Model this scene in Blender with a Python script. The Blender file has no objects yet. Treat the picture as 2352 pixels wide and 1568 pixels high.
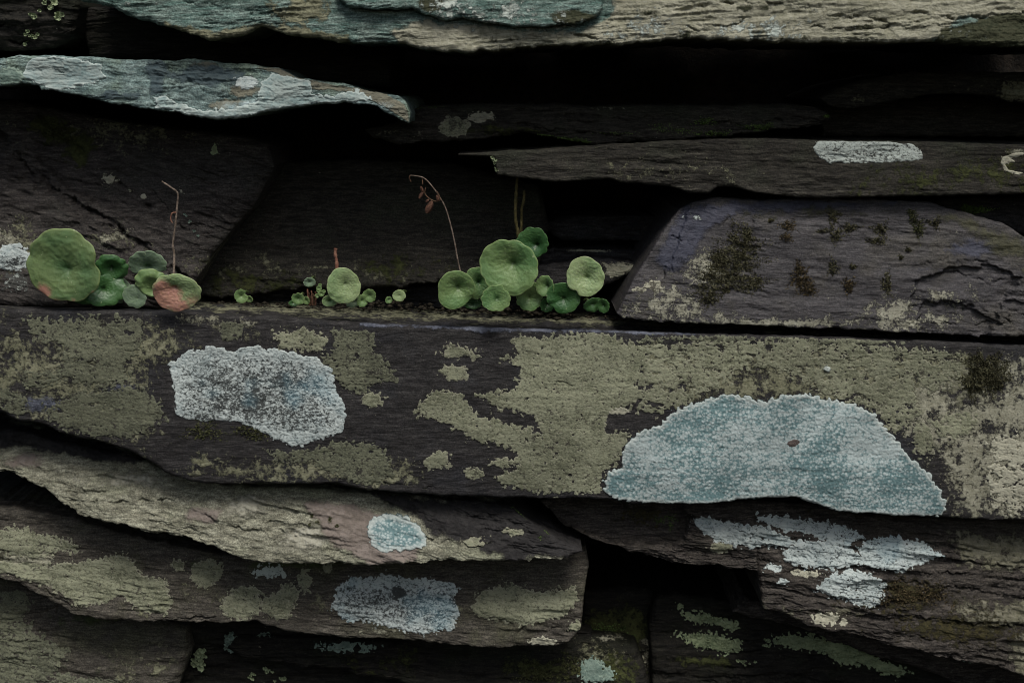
import bpy, math, random
import numpy as np
from mathutils import Vector

sc = bpy.context.scene
# ------------------------------------------------------------------ camera
PITCH = math.radians(10.0)
DIST = 0.8333
LENS = 50.0
CAMLOC = np.array([0.0, -DIST * math.cos(PITCH), DIST * math.sin(PITCH)])
cam_d = bpy.data.cameras.new("camera")
cam = bpy.data.objects.new("camera", cam_d)
sc.collection.objects.link(cam)
cam.location = CAMLOC.tolist()
cam.rotation_euler = (math.radians(90) - PITCH, 0, 0)
cam_d.lens = LENS
cam_d.sensor_width = 36.0
cam_d.clip_start = 0.01
cam_d.clip_end = 100
cam_d.dof.use_dof = True
cam_d.dof.focus_distance = 0.835
cam_d.dof.aperture_fstop = 16.0
sc.camera = cam
# ------------------------------------------------------------------ light
SUN_EL, SUN_AZ = math.radians(60), math.radians(180 - 18)
world = bpy.data.worlds.new("World")
sc.world = world
world.use_nodes = True
wn = world.node_tree
bg = wn.nodes["Background"]
sky = wn.nodes.new("ShaderNodeTexSky")
sky.sky_type = 'NISHITA'
sky.sun_disc = False
sky.sun_elevation = SUN_EL
sky.sun_rotation = SUN_AZ
sky.air_density = 1.3
sky.dust_density = 4.0
wn.links.new(sky.outputs[0], bg.inputs[0])
bg.inputs[1].default_value = 0.05
sun_d = bpy.data.lights.new("sun", 'SUN')
sun = bpy.data.objects.new("sun", sun_d)
sc.collection.objects.link(sun)
sun_d.energy = 1.5
sun_d.angle = math.radians(22)
sun_d.color = (1.0, 0.98, 0.94)
sdir = Vector((math.sin(SUN_AZ) * math.cos(SUN_EL), math.cos(SUN_AZ) * math.cos(SUN_EL), math.sin(SUN_EL)))
sun.rotation_euler = sdir.to_track_quat('Z', 'Y').to_euler()
sc.view_settings.view_transform = 'Standard'
sc.view_settings.look = 'None'
sc.view_settings.exposure = 0.78
sc.view_settings.gamma = 1.0
sc.render.engine = 'CYCLES'
sc.cycles.filter_width = 1.05

# ------------------------------------------------------------------ maths
MPP = 0.6 / 2352.0            # metres per tracing unit at the wall's face
CP, SP = math.cos(PITCH), math.sin(PITCH)


def P(px, py, y):
    """tracing coordinates + real depth y -> world x, z"""
    k = 36.0 / LENS / 2352.0
    u = (np.asarray(px, float) - 1176) * k
    v = (784 - np.asarray(py, float)) * k
    dy = CP + v * SP
    dz = -SP + v * CP
    t = (y - CAMLOC[1]) / dy
    return t * u, CAMLOC[2] + t * dz


def _hash(ix, iy, seed):
    h = (ix.astype(np.int64) * 374761393 + iy.astype(np.int64) * 668265263 + seed * 974634777) & 0x7fffffff
    h = ((h ^ (h >> 13)) * 1274126177) & 0x7fffffff
    h = (h ^ (h >> 16)) & 0xffff
    return h


def gnoise(x, y, seed=0):
    x0 = np.floor(x); y0 = np.floor(y)
    fx = x - x0; fy = y - y0
    ux = fx * fx * fx * (fx * (fx * 6 - 15) + 10)
    uy = fy * fy * fy * (fy * (fy * 6 - 15) + 10)

    def g(dx, dy):
        a = _hash(x0 + dx, y0 + dy, seed) * (2 * math.pi / 65536.0)
        return np.cos(a) * (fx - dx) + np.sin(a) * (fy - dy)
    return ((g(0, 0) * (1 - ux) + g(1, 0) * ux) * (1 - uy) + (g(0, 1) * (1 - ux) + g(1, 1) * ux) * uy) * 1.5


def fbm(x, y, seed=0, octv=4, gain=0.5):
    s = 0; a = 1; n = 0
    for i in range(octv):
        s = s + a * gnoise(x * 2 ** i + i * 17.3, y * 2 ** i - i * 9.1, seed + i * 31)
        n += a
        a *= gain
    return s / n


def sstep(a, b, x):
    t = np.clip((x - a) / (b - a), 0, 1)
    return t * t * (3 - 2 * t)


def seg_dist(px, py, pts, closed=False):
    d = np.full(np.shape(px), 1e9)
    n = len(pts)
    for i in range(n if closed else n - 1):
        ax, ay = pts[i]; bx, by = pts[(i + 1) % n]
        vx, vy = bx - ax, by - ay
        L = vx * vx + vy * vy + 1e-9
        t = np.clip(((px - ax) * vx + (py - ay) * vy) / L, 0, 1)
        d = np.minimum(d, np.hypot(px - ax - t * vx, py - ay - t * vy))
    return d


def poly_sdf(px, py, pts):
    """positive inside"""
    d = seg_dist(px, py, pts, True)
    ins = np.zeros(np.shape(px), bool)
    n = len(pts)
    for i in range(n):
        ax, ay = pts[i]; bx, by = pts[(i + 1) % n]
        if ay == by:
            continue
        c = ((ay > py) != (by > py)) & (px < (bx - ax) * (py - ay) / (by - ay) + ax)
        ins ^= c
    return np.where(ins, d, -d)


def shape_sdf(px, py, sh):
    """sh: list of polygons (list of pts) or ellipses (cx,cy,rx,ry)"""
    out = np.full(np.shape(px), -1e9)
    for s in sh:
        if isinstance(s, tuple):
            cx, cy, rx, ry = s
            q = np.hypot((px - cx) / rx, (py - cy) / ry)
            d = (1 - q) * min(rx, ry)
        else:
            d = poly_sdf(px, py, s)
        out = np.maximum(out, d)
    return out


def shape_box(sh):
    xs = []; ys = []
    for s in sh:
        if isinstance(s, tuple):
            xs += [s[0] - s[2], s[0] + s[2]]; ys += [s[1] - s[3], s[1] + s[3]]
        else:
            xs += [p[0] for p in s]; ys += [p[1] for p in s]
    return min(xs), max(xs), min(ys), max(ys)


# ------------------------------------------------------------------ meshes
def mesh_np(name, verts, faces, attrs=None, smooth=True):
    """verts (n,3), faces (m,k) same size k"""
    me = bpy.data.meshes.new(name)
    verts = np.asarray(verts, np.float32); faces = np.asarray(faces, np.int32)
    m, k = faces.shape
    me.vertices.add(len(verts))
    me.vertices.foreach_set("co", verts.ravel())
    me.loops.add(m * k)
    me.loops.foreach_set("vertex_index", faces.ravel())
    me.polygons.add(m)
    me.polygons.foreach_set("loop_start", np.arange(0, m * k, k, dtype=np.int32))
    me.update(calc_edges=True)
    if smooth:
        me.polygons.foreach_set("use_smooth", np.ones(m, bool))
    for kx, v in (attrs or {}).items():
        a = me.attributes.new(kx, 'FLOAT', 'POINT')
        a.data.foreach_set("value", np.asarray(v, np.float32).ravel())
    me.validate()
    return me


def link(name, me, mat, parent=None, loc=None):
    o = bpy.data.objects.new(name, me)
    sc.collection.objects.link(o)
    if me is not None and mat is not None:
        me.materials.append(mat)
    if loc is not None:
        o.location = loc
    if parent is not None:
        o.parent = parent
    return o


def tag(o, label=None, cat=None, group=None, kind=None):
    if label: o["label"] = label
    if cat: o["category"] = cat
    if group: o["group"] = group
    if kind: o["kind"] = kind
    return o


def tube_geo(pts, rad, n=7):
    pts = [np.array(p, float) for p in pts]
    vs = []; fs = []
    m = len(pts)
    for i, p in enumerate(pts):
        t = pts[min(i + 1, m - 1)] - pts[max(i - 1, 0)]
        t /= np.linalg.norm(t) + 1e-12
        a = np.cross(t, [0.3, 0.9, 0.1]); a /= np.linalg.norm(a) + 1e-12
        b = np.cross(t, a)
        r = rad[i] if hasattr(rad, '__len__') else rad
        for k in range(n):
            an = 2 * math.pi * k / n
            vs.append(p + r * (a * math.cos(an) + b * math.sin(an)))
    for i in range(m - 1):
        for k in range(n):
            fs.append((i * n + k, i * n + (k + 1) % n, (i + 1) * n + (k + 1) % n, (i + 1) * n + k))
    return np.array(vs), np.array(fs)


def smooth_path(pts, sub=6):
    """Catmull-Rom"""
    p = [np.array(q, float) for q in pts]
    p = [2 * p[0] - p[1]] + p + [2 * p[-1] - p[-2]]
    out = []
    for i in range(1, len(p) - 2):
        for k in range(sub):
            t = k / sub
            out.append(0.5 * ((2 * p[i]) + (-p[i - 1] + p[i + 1]) * t + (2 * p[i - 1] - 5 * p[i] + 4 * p[i + 1] - p[i + 2]) * t * t
                              + (-p[i - 1] + 3 * p[i] - 3 * p[i + 1] + p[i + 2]) * t ** 3))
    out.append(p[-2])
    return out


# ------------------------------------------------------------------ materials
def srgb(r, g, b):
    f = lambda c: (c / 255 / 12.92) if c / 255 <= 0.04045 else ((c / 255 + 0.055) / 1.055) ** 2.4
    return (f(r), f(g), f(b), 1)


class NT:
    def __init__(s, name):
        s.m = bpy.data.materials.new(name); s.m.use_nodes = True
        s.t = s.m.node_tree; s.N = s.t.nodes; s.bsdf = s.N["Principled BSDF"]
        tc = s.N.new("ShaderNodeTexCoord"); s.co = tc.outputs["Object"]

    def L(s, a, b): s.t.links.new(a, b)

    def mapping(s, scale, rot=0):
        n = s.N.new("ShaderNodeMapping"); n.inputs["Scale"].default_value = scale
        n.inputs["Rotation"].default_value = (0, rot, 0); s.L(s.co, n.inputs[0]); return n.outputs[0]

    def noise(s, scale, det=4, rough=0.6, vec=None, dist=0.0):
        n = s.N.new("ShaderNodeTexNoise"); n.inputs["Scale"].default_value = scale
        n.inputs["Detail"].default_value = det; n.inputs["Roughness"].default_value = rough
        n.inputs["Distortion"].default_value = dist
        s.L(vec or s.co, n.inputs["Vector"]); return n.outputs[0]

    def voro(s, scale, vec=None, feat='F1', out="Distance", rand=1.0):
        n = s.N.new("ShaderNodeTexVoronoi"); n.feature = feat; n.inputs["Scale"].default_value = scale
        n.inputs["Randomness"].default_value = rand
        s.L(vec or s.co, n.inputs["Vector"]); return n.outputs[out]

    def attr(s, name):
        n = s.N.new("ShaderNodeAttribute"); n.attribute_name = name; return n.outputs["Fac"]

    def math(s, op, a, b=0.0, c=0.0, clamp=False):
        n = s.N.new("ShaderNodeMath"); n.operation = op; n.use_clamp = clamp
        for i, v in enumerate((a, b, c)):
            if hasattr(v, 'is_linked'): s.L(v, n.inputs[i])
            else: n.inputs[i].default_value = v
        return n.outputs[0]

    def ss(s, v, a, b, lo=0.0, hi=1.0):
        n = s.N.new("ShaderNodeMapRange"); n.interpolation_type = 'SMOOTHSTEP'
        s.L(v, n.inputs[0])
        for i, q in enumerate((a, b, lo, hi)): n.inputs[i + 1].default_value = q
        return n.outputs[0]

    def mix(s, fac, a, b, blend='MIX'):
        n = s.N.new("ShaderNodeMix"); n.data_type = 'RGBA'; n.blend_type = blend
        if hasattr(fac, 'is_linked'): s.L(fac, n.inputs[0])
        else: n.inputs[0].default_value = fac
        for i, v in ((6, a), (7, b)):
            if hasattr(v, 'is_linked'): s.L(v, n.inputs[i])
            else: n.inputs[i].default_value = v
        return n.outputs[2]

    def bump(s, h, dist, strength=1.0, normal=None):
        n = s.N.new("ShaderNodeBump"); n.inputs["Distance"].default_value = dist
        n.inputs["Strength"].default_value = strength
        s.L(h, n.inputs["Height"])
        if normal is not None: s.L(normal, n.inputs["Normal"])
        return n.outputs[0]


def stone_mat(name, c1, c2, c3, zones=(), tilt=0.0, rough=0.78, stretch=7.0, spec=0.18, speck=None, bump=1.0):
    """zones: list of (attribute, colour a, colour b, edge raggedness, grain size)"""
    s = NT(name)
    streak = s.mapping((1.0, 1.0, stretch), tilt)
    n1 = s.noise(90, 6, 0.65, streak)
    n2 = s.noise(28, 4, 0.6)
    n3 = s.noise(150, 6, 0.75, streak)
    n4 = s.noise(1100, 4, 0.75)
    col = s.mix(s.ss(n1, 0.36, 0.66), c1, c2)
    col = s.mix(s.ss(n2, 0.48, 0.68), col, c3)
    col = s.mix(s.ss(n3, 0.3, 0.75, 0.0, 0.75), col, s.mix(0.5, c2, (0.16, 0.15, 0.13, 1)), 'MIX') if False else col
    # fine mineral grain: lighter and darker flecks that belong to the stone
    g = s.ss(n3, 0.34, 0.70, 0.62, 1.6)
    g2 = s.ss(n4, 0.34, 0.68, 0.6, 1.65)
    gm = s.math('MULTIPLY', g, g2)
    vm = s.N.new("ShaderNodeVectorMath"); vm.operation = 'SCALE'
    s.L(col, vm.inputs[0]); s.L(gm, vm.inputs["Scale"])
    col = vm.outputs[0]
    speck = speck or ((0.24, 0.23, 0.18, 1), 0.665, 0.8)
    if speck:
        vv = s.noise(260, 5, 0.75)
        col = s.mix(s.ss(vv, speck[1], speck[1] + 0.05, 0, speck[2]), col, speck[0])
    hts = s.math('ADD', s.math('MULTIPLY', n3, 0.8), s.math('MULTIPLY', n4, 0.35))
    hts = s.math('ADD', hts, s.math('MULTIPLY', n1, 0.6))
    for (at, ca, cb, rag, gs) in zones:
        z = s.attr(at)
        nz = s.math('ADD', s.math('MULTIPLY', s.noise(gs, 6, 0.72), 0.55), s.math('MULTIPLY', s.noise(gs * 0.22, 3, 0.6), 0.45))
        e = s.math('ADD', z, s.math('MULTIPLY', s.math('SUBTRACT', nz, 0.5), rag * 1.5))
        f = s.ss(e, 0.40, 0.60)
        cn = s.noise(gs * 2.2, 4, 0.7)
        cn2 = s.noise(gs * 0.35, 3, 0.6)
        zc = s.mix(s.ss(s.math('ADD', s.math('MULTIPLY', cn, 0.6), s.math('MULTIPLY', cn2, 0.4)), 0.38, 0.62), ca, cb)
        col = s.mix(f, col, zc)
        hts = s.math('ADD', hts, s.math('MULTIPLY', f, s.math('MULTIPLY_ADD', cn, 1.2, 0.3)))
    s.L(col, s.bsdf.inputs["Base Color"])
    s.bsdf.inputs["Roughness"].default_value = rough
    s.bsdf.inputs["Specular IOR Level"].default_value = spec
    s.L(s.bump(hts, 0.0005 * bump, 1.0), s.bsdf.inputs["Normal"])
    return s.m


def crust_mat(name, pale, mid, dark, cell=900, gap=0.40, rimcol=None, blotch=None, stretch=1.5, gapw=0.10, mott=(0.40, 0.62), pits=0.0, bumpd=0.0006, inner=0.0, dots=0.0):
    """granular crust lichen: pale and mid coloured granules, darker cracks between them, pale rim"""
    s = NT(name)
    st = s.mapping((1, 1, stretch))
    v = s.voro(cell, st, 'SMOOTH_F1')
    n = s.noise(cell * 0.4, 6, 0.8, st)
    n2 = s.noise(cell * 1.5, 4, 0.75, st)
    big = s.noise(70, 4, 0.6)
    g = s.math('SUBTRACT', s.math('ADD', s.math('MULTIPLY', n, 0.8), s.math('MULTIPLY', n2, 0.35)), s.math('MULTIPLY', v, 0.16))
    c = s.mix(s.ss(s.math('ADD', s.math('MULTIPLY', g, 0.65), s.math('MULTIPLY', big, 0.40)), *mott), mid, pale)
    if dots:      # round granules, each of its own tone
        v2 = s.voro(cell, st, 'F1'); vc = s.voro(cell, st, 'F1', "Color")
        sp = s.N.new("ShaderNodeSeparateColor"); s.L(vc, sp.inputs[0])
        dd = s.math('SUBTRACT', s.math('ADD', s.math('MULTIPLY', sp.outputs[0], 0.55), s.math('MULTIPLY', s.noise(30, 4, 0.7), 2.2)), s.math('MULTIPLY', v2, 0.85))
        dd = s.math('SUBTRACT', dd, 0.5)
        c = s.mix(s.ss(s.math('ADD', dd, s.math('MULTIPLY', s.math('SUBTRACT', n2, 0.5), 0.8)), 0.10, 0.75), mid, pale)
    w = s.attr("worn")
    w = s.math('ADD', w, s.ss(s.noise(170, 4, 0.7), 0.56, 0.70, 0, pits))
    gg = s.math('SUBTRACT', g, s.math('MULTIPLY', w, 0.30))
    gg = s.math('ADD', gg, s.math('MULTIPLY', s.math('SUBTRACT', s.noise(cell * 0.16, 3, 0.6), 0.5), s.math('MULTIPLY', w, 0.5)))
    if inner:
        gg = s.math('SUBTRACT', gg, s.math('MULTIPLY', s.ss(s.attr('inner'), 0.0, 0.8), inner))
    f = s.ss(gg, gap - gapw / 2, gap + gapw / 2)
    drift = s.ss(s.noise(22, 4, 0.65), 0.3, 0.7, 0.78, 1.16)
    vm = s.N.new('ShaderNodeVectorMath'); vm.operation = 'SCALE'
    s.L(c, vm.inputs[0]); s.L(drift, vm.inputs['Scale']); c = vm.outputs[0]
    rim = s.attr("rim")
    c = s.mix(s.math('MULTIPLY', s.ss(rim, 0.3, 0.9), 0.75), c, rimcol or pale)
    c = s.mix(f, dark, c)
    c = s.mix(s.ss(rim, 0.95, 1.0), c, dark)
    if blotch:
        c = s.mix(s.ss(s.noise(38, 3, 0.5), 0.54, 0.7, 0, 0.65), c, s.mix(0.5, blotch, c))
    s.L(c, s.bsdf.inputs["Base Color"])
    s.bsdf.inputs["Roughness"].default_value = 0.95
    s.bsdf.inputs["Specular IOR Level"].default_value = 0.1
    s.L(s.bump(g, bumpd, 1.0), s.bsdf.inputs["Normal"])
    return s.m


def leaf_mat(name, centre, body, edge, rough=0.4):
    s = NT(name)
    r = s.attr("radial")
    n = s.noise(120, 4, 0.6); n2 = s.noise(700, 4, 0.65); n3 = s.noise(45, 2, 0.5)
    rr = s.math('ADD', r, s.math('MULTIPLY', s.math('SUBTRACT', n, 0.5), 0.35))
    c = s.mix(s.ss(rr, 0.05, 0.42), centre, body)
    c = s.mix(s.math('MULTIPLY', s.ss(n3, 0.35, 0.65), 0.7), c, edge)
    c = s.mix(s.ss(s.attr("vein"), 0.35, 0.9, 0, 0.5), c, edge)
    c = s.mix(s.ss(r, 0.93, 0.99), c, edge)
    b = s.math('ADD', s.attr("blush"), s.math('MULTIPLY', s.math('SUBTRACT', s.noise(330, 5, 0.75), 0.5), 1.0))
    c = s.mix(s.ss(b, 0.2, 0.8, 0, 0.85), c, (0.46, 0.21, 0.17, 1))
    sp = s.ss(s.noise(300, 2, 0.5), 0.70, 0.74, 0, 0.5)
    c = s.mix(sp, c, (0.45, 0.5, 0.3, 1))
    s.L(c, s.bsdf.inputs["Base Color"])
    s.bsdf.inputs["Roughness"].default_value = rough
    s.bsdf.inputs["Specular IOR Level"].default_value = 0.45
    s.bsdf.inputs["Subsurface Weight"].default_value = 0.25
    s.bsdf.inputs["Subsurface Radius"].default_value = (0.002, 0.003, 0.001)
    s.bsdf.inputs["Subsurface Scale"].default_value = 0.5
    h = s.math('ADD', s.math('MULTIPLY', n2, 0.7), s.math('MULTIPLY', s.noise(1600, 2, 0.5), 0.25))
    s.L(s.bump(h, 0.0005, 0.8), s.bsdf.inputs["Normal"])
    return s.m


def plain_mat(name, c1, c2, scale=300, rough=0.8, bumpd=0.0004, spec=0.2):
    s = NT(name)
    n = s.noise(scale, 5, 0.65)
    s.L(s.mix(s.ss(n, 0.35, 0.65), c1, c2), s.bsdf.inputs["Base Color"])
    s.bsdf.inputs["Roughness"].default_value = rough
    s.bsdf.inputs["Specular IOR Level"].default_value = spec
    s.L(s.bump(s.noise(scale * 2.5, 4, 0.65), bumpd), s.bsdf.inputs["Normal"])
    return s.m


# real-world colours (linear)
SL = [(0.0145, 0.0135, 0.0135, 1), (0.034, 0.032, 0.031, 1), (0.022, 0.022, 0.024, 1)]      # slate
SLB = [(0.016, 0.0145, 0.012, 1), (0.036, 0.033, 0.026, 1), (0.026, 0.027, 0.019, 1)]     # brown slate
SLP = [(0.026, 0.024, 0.026, 1), (0.050, 0.046, 0.047, 1), (0.040, 0.036, 0.030, 1)]     # purple slate
OLIVE = ((0.135, 0.135, 0.083, 1), (0.235, 0.232, 0.155, 1))
CREAM = ((0.21, 0.205, 0.145, 1), (0.35, 0.34, 0.26, 1))
GREEN = ((0.055, 0.095, 0.082, 1), (0.155, 0.205, 0.18, 1))
BLUEW = ((0.26, 0.35, 0.36, 1), (0.50, 0.60, 0.60, 1))
MOSSG = ((0.026, 0.030, 0.010, 1), (0.060, 0.066, 0.022, 1))
PINK = ((0.15, 0.125, 0.105, 1), (0.225, 0.19, 0.165, 1))

M = {}
M['slate'] = stone_mat('slate_grey', *SL, zones=[('zone_a', *OLIVE, 1.5, 330), ('zone_b', *CREAM, 1.6, 420), ('zone_c', (0.06, 0.066, 0.085, 1), (0.14, 0.15, 0.185, 1), 1.2, 200)])
M['slate_moss'] = stone_mat('slate_mossy', *SL, zones=[('zone_a', *OLIVE, 1.5, 330), ('zone_b', *CREAM, 1.6, 420), ('zone_c', *MOSSG, 1.4, 300)], bump=1.2)
M['brown'] = stone_mat('slate_brown', *SLB, zones=[('zone_a', *OLIVE, 1.5, 330), ('zone_b', *CREAM, 1.6, 420), ('zone_c', *MOSSG, 1.3, 260)])
SLD = [(0.022, 0.019, 0.0175, 1), (0.054, 0.048, 0.043, 1), (0.034, 0.032, 0.028, 1)]
M['diag'] = stone_mat('slate_diagonal', *SLD, zones=[('zone_a', *OLIVE, 1.6, 420), ('zone_b', *CREAM, 1.7, 520), ('zone_c', *MOSSG, 1.3, 260)], tilt=math.radians(12), stretch=6)
M['purple'] = stone_mat('slate_purple', *SLP, spec=0.35, zones=[('zone_a', *OLIVE, 1.5, 400), ('zone_b', (0.2, 0.195, 0.14, 1), (0.34, 0.33, 0.26, 1), 2.0, 700), ('zone_c', (0.026, 0.027, 0.042, 1), (0.052, 0.055, 0.078, 1), 0.9, 120), ('zone_d', (0.034, 0.034, 0.018, 1), (0.062, 0.06, 0.032, 1), 0.9, 150)], rough=0.6)
M['green'] = stone_mat('slate_green', GREEN[0], GREEN[1], (0.15, 0.19, 0.165, 1), zones=[('zone_a', *OLIVE, 1.5, 200), ('zone_b', *CREAM, 1.0, 160), ('zone_c', (0.03, 0.035, 0.018, 1), (0.06, 0.062, 0.035, 1), 1.2, 200), ('zone_d', (0.35, 0.40, 0.36, 1), (0.5, 0.54, 0.48, 1), 2.4, 300)], stretch=6, bump=1.6)
M['bluegreen'] = stone_mat('slate_blue_green', (0.085, 0.125, 0.12, 1), (0.18, 0.235, 0.22, 1), (0.13, 0.17, 0.13, 1), zones=[('zone_a', (0.13, 0.13, 0.10, 1), (0.2, 0.19, 0.14, 1), 1.2, 160), ('zone_b', *BLUEW, 0.6, 90), ('zone_c', (0.05, 0.075, 0.085, 1), (0.09, 0.12, 0.125, 1), 1.2, 120)], stretch=4)
M['tan'] = stone_mat('slate_tan', (0.115, 0.112, 0.082, 1), (0.215, 0.212, 0.16, 1), (0.155, 0.158, 0.11, 1), zones=[('zone_a', *PINK, 0.9, 120), ('zone_b', (0.27, 0.26, 0.2, 1), (0.38, 0.37, 0.3, 1), 1.0, 200), ('zone_c', *SL[:2], 1.1, 140)], stretch=3.5, tilt=math.radians(-8), bump=1.5)
M['grey_tan'] = stone_mat('slate_grey_tan', (0.036, 0.032, 0.026, 1), (0.070, 0.063, 0.051, 1), (0.056, 0.054, 0.036, 1), zones=[('zone_a', *OLIVE, 1.5, 330), ('zone_b', *CREAM, 1.3, 300), ('zone_c', (0.035, 0.045, 0.02, 1), (0.06, 0.07, 0.03, 1), 1.0, 150)])
M['layered'] = stone_mat('slate_layered', (0.020, 0.017, 0.015, 1), (0.062, 0.054, 0.046, 1), (0.040, 0.035, 0.028, 1), zones=[('zone_a', (0.12, 0.115, 0.075, 1), (0.2, 0.19, 0.14, 1), 1.6, 260), ('zone_b', *CREAM, 1.8, 300), ('zone_c', (0.028, 0.026, 0.012, 1), (0.065, 0.055, 0.022, 1), 1.4, 420)], stretch=8, tilt=math.radians(6), bump=1.6)

M['crust_blue'] = crust_mat('crust_lichen_blue', (0.375, 0.435, 0.425, 1), (0.12, 0.195, 0.20, 1), (0.05, 0.08, 0.08, 1), cell=620, gap=0.28, stretch=1.0, dots=1.0, rimcol=(0.44, 0.48, 0.45, 1), mott=(0.45, 0.60))
M['crust_white'] = crust_mat('crust_lichen_white', (0.44, 0.485, 0.465, 1), (0.28, 0.34, 0.34, 1), (0.055, 0.06, 0.058, 1), cell=900, gap=0.36, inner=0.06, blotch=(0.13, 0.27, 0.33, 1), mott=(0.38, 0.6))
M['crust_grey'] = crust_mat('crust_lichen_grey', (0.42, 0.46, 0.42, 1), (0.30, 0.34, 0.31, 1), (0.06, 0.06, 0.055, 1), cell=1000, gap=0.41)
M['crust_smooth'] = crust_mat('crust_lichen_smooth', (0.38, 0.44, 0.41, 1), (0.21, 0.285, 0.28, 1), (0.11, 0.15, 0.15, 1), cell=300, gap=0.2, rimcol=(0.46, 0.52, 0.49, 1))
M['crust_olive'] = crust_mat('crust_lichen_olive', (0.232, 0.238, 0.163, 1), (0.132, 0.138, 0.09, 1), (0.055, 0.052, 0.042, 1), cell=1000, gap=0.40, rimcol=(0.27, 0.265, 0.195, 1), gapw=0.22, pits=0.7, mott=(0.42, 0.58))
M['crust_dull'] = crust_mat('crust_lichen_dull', (0.135, 0.14, 0.095, 1), (0.085, 0.09, 0.062, 1), (0.04, 0.038, 0.032, 1), cell=1000, gap=0.43, rimcol=(0.155, 0.16, 0.115, 1), gapw=0.22, pits=0.9, mott=(0.42, 0.58))
M['crust_cream'] = crust_mat('crust_lichen_cream', (0.38, 0.37, 0.285, 1), (0.27, 0.26, 0.2, 1), (0.08, 0.075, 0.06, 1), cell=800, gap=0.38)
M['pit'] = stone_mat('slate_brown_shaded', (0.006, 0.0055, 0.0045, 1), (0.016, 0.0145, 0.011, 1), (0.011, 0.012, 0.007, 1), zones=[('zone_a', *OLIVE, 1.5, 330), ('zone_b', *CREAM, 1.6, 420), ('zone_c', *MOSSG, 1.4, 300)])  # brown slate darkened: shade of the gaps and hollows put into the colour
M['foliose'] = crust_mat('leafy_lichen', (0.27, 0.31, 0.18, 1), (0.12, 0.155, 0.085, 1), (0.04, 0.06, 0.045, 1), cell=850, gap=0.30, rimcol=(0.34, 0.40, 0.24, 1))
M['foliose_teal'] = crust_mat('leafy_lichen_teal', (0.19, 0.25, 0.21, 1), (0.09, 0.135, 0.115, 1), (0.03, 0.05, 0.045, 1), cell=850, gap=0.30, rimcol=(0.26, 0.33, 0.27, 1))
M['spot'] = plain_mat('rust_spot', (0.07, 0.055, 0.05, 1), (0.12, 0.095, 0.085, 1), 900)
M['moss'] = plain_mat('moss_dark', (0.030, 0.034, 0.012, 1), (0.085, 0.088, 0.038, 1), 500, 0.85)
M['moss_mix'] = plain_mat('moss_olive_brown', (0.028, 0.026, 0.012, 1), (0.105, 0.10, 0.055, 1), 350, 0.9)
M['moss_brown'] = plain_mat('moss_brown', (0.035, 0.028, 0.014, 1), (0.10, 0.075, 0.038, 1), 500, 0.85)
M['moss_green'] = plain_mat('moss_green', (0.05, 0.085, 0.02, 1), (0.13, 0.19, 0.055, 1), 500, 0.8)
M['soil'] = plain_mat('soil_dark', (0.006, 0.005, 0.004, 1), (0.018, 0.014, 0.010, 1), 200, 0.95, 0.002)
M['leaf'] = leaf_mat('pennywort_green', (0.020, 0.075, 0.020, 1), (0.105, 0.205, 0.075, 1), (0.20, 0.28, 0.11, 1))
M['leaf_pale'] = leaf_mat('pennywort_pale', (0.055, 0.13, 0.03, 1), (0.225, 0.33, 0.15, 1), (0.33, 0.40, 0.20, 1))
M['leaf_big'] = leaf_mat('pennywort_mid', (0.038, 0.10, 0.038, 1), (0.10, 0.18, 0.075, 1), (0.19, 0.25, 0.10, 1))
M['leaf_dark'] = leaf_mat('pennywort_dark', (0.012, 0.045, 0.010, 1), (0.032, 0.095, 0.028, 1), (0.07, 0.15, 0.05, 1), 0.35)
M['leaf_grey'] = leaf_mat('pennywort_grey', (0.07, 0.12, 0.06, 1), (0.15, 0.215, 0.135, 1), (0.22, 0.30, 0.19, 1), 0.6)
M['petiole'] = plain_mat('petiole', (0.06, 0.11, 0.03, 1), (0.12, 0.15, 0.06, 1), 300, 0.5)
M['twig'] = plain_mat('dry_stalk', (0.10, 0.075, 0.055, 1), (0.24, 0.19, 0.15, 1), 500, 0.8)
M['pod'] = plain_mat('dry_pod', (0.03, 0.014, 0.01, 1), (0.12, 0.06, 0.038, 1), 700, 0.8)
M['twig_dark'] = plain_mat('dry_stalk_dark', (0.06, 0.035, 0.02, 1), (0.14, 0.085, 0.05, 1), 500, 0.8)
M['twig_green'] = plain_mat('dry_stalk_green', (0.05, 0.045, 0.015, 1), (0.12, 0.10, 0.04, 1), 500, 0.8)
M['twig_red'] = plain_mat('stalk_red', (0.15, 0.06, 0.04, 1), (0.28, 0.15, 0.10, 1), 500, 0.7)


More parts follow.
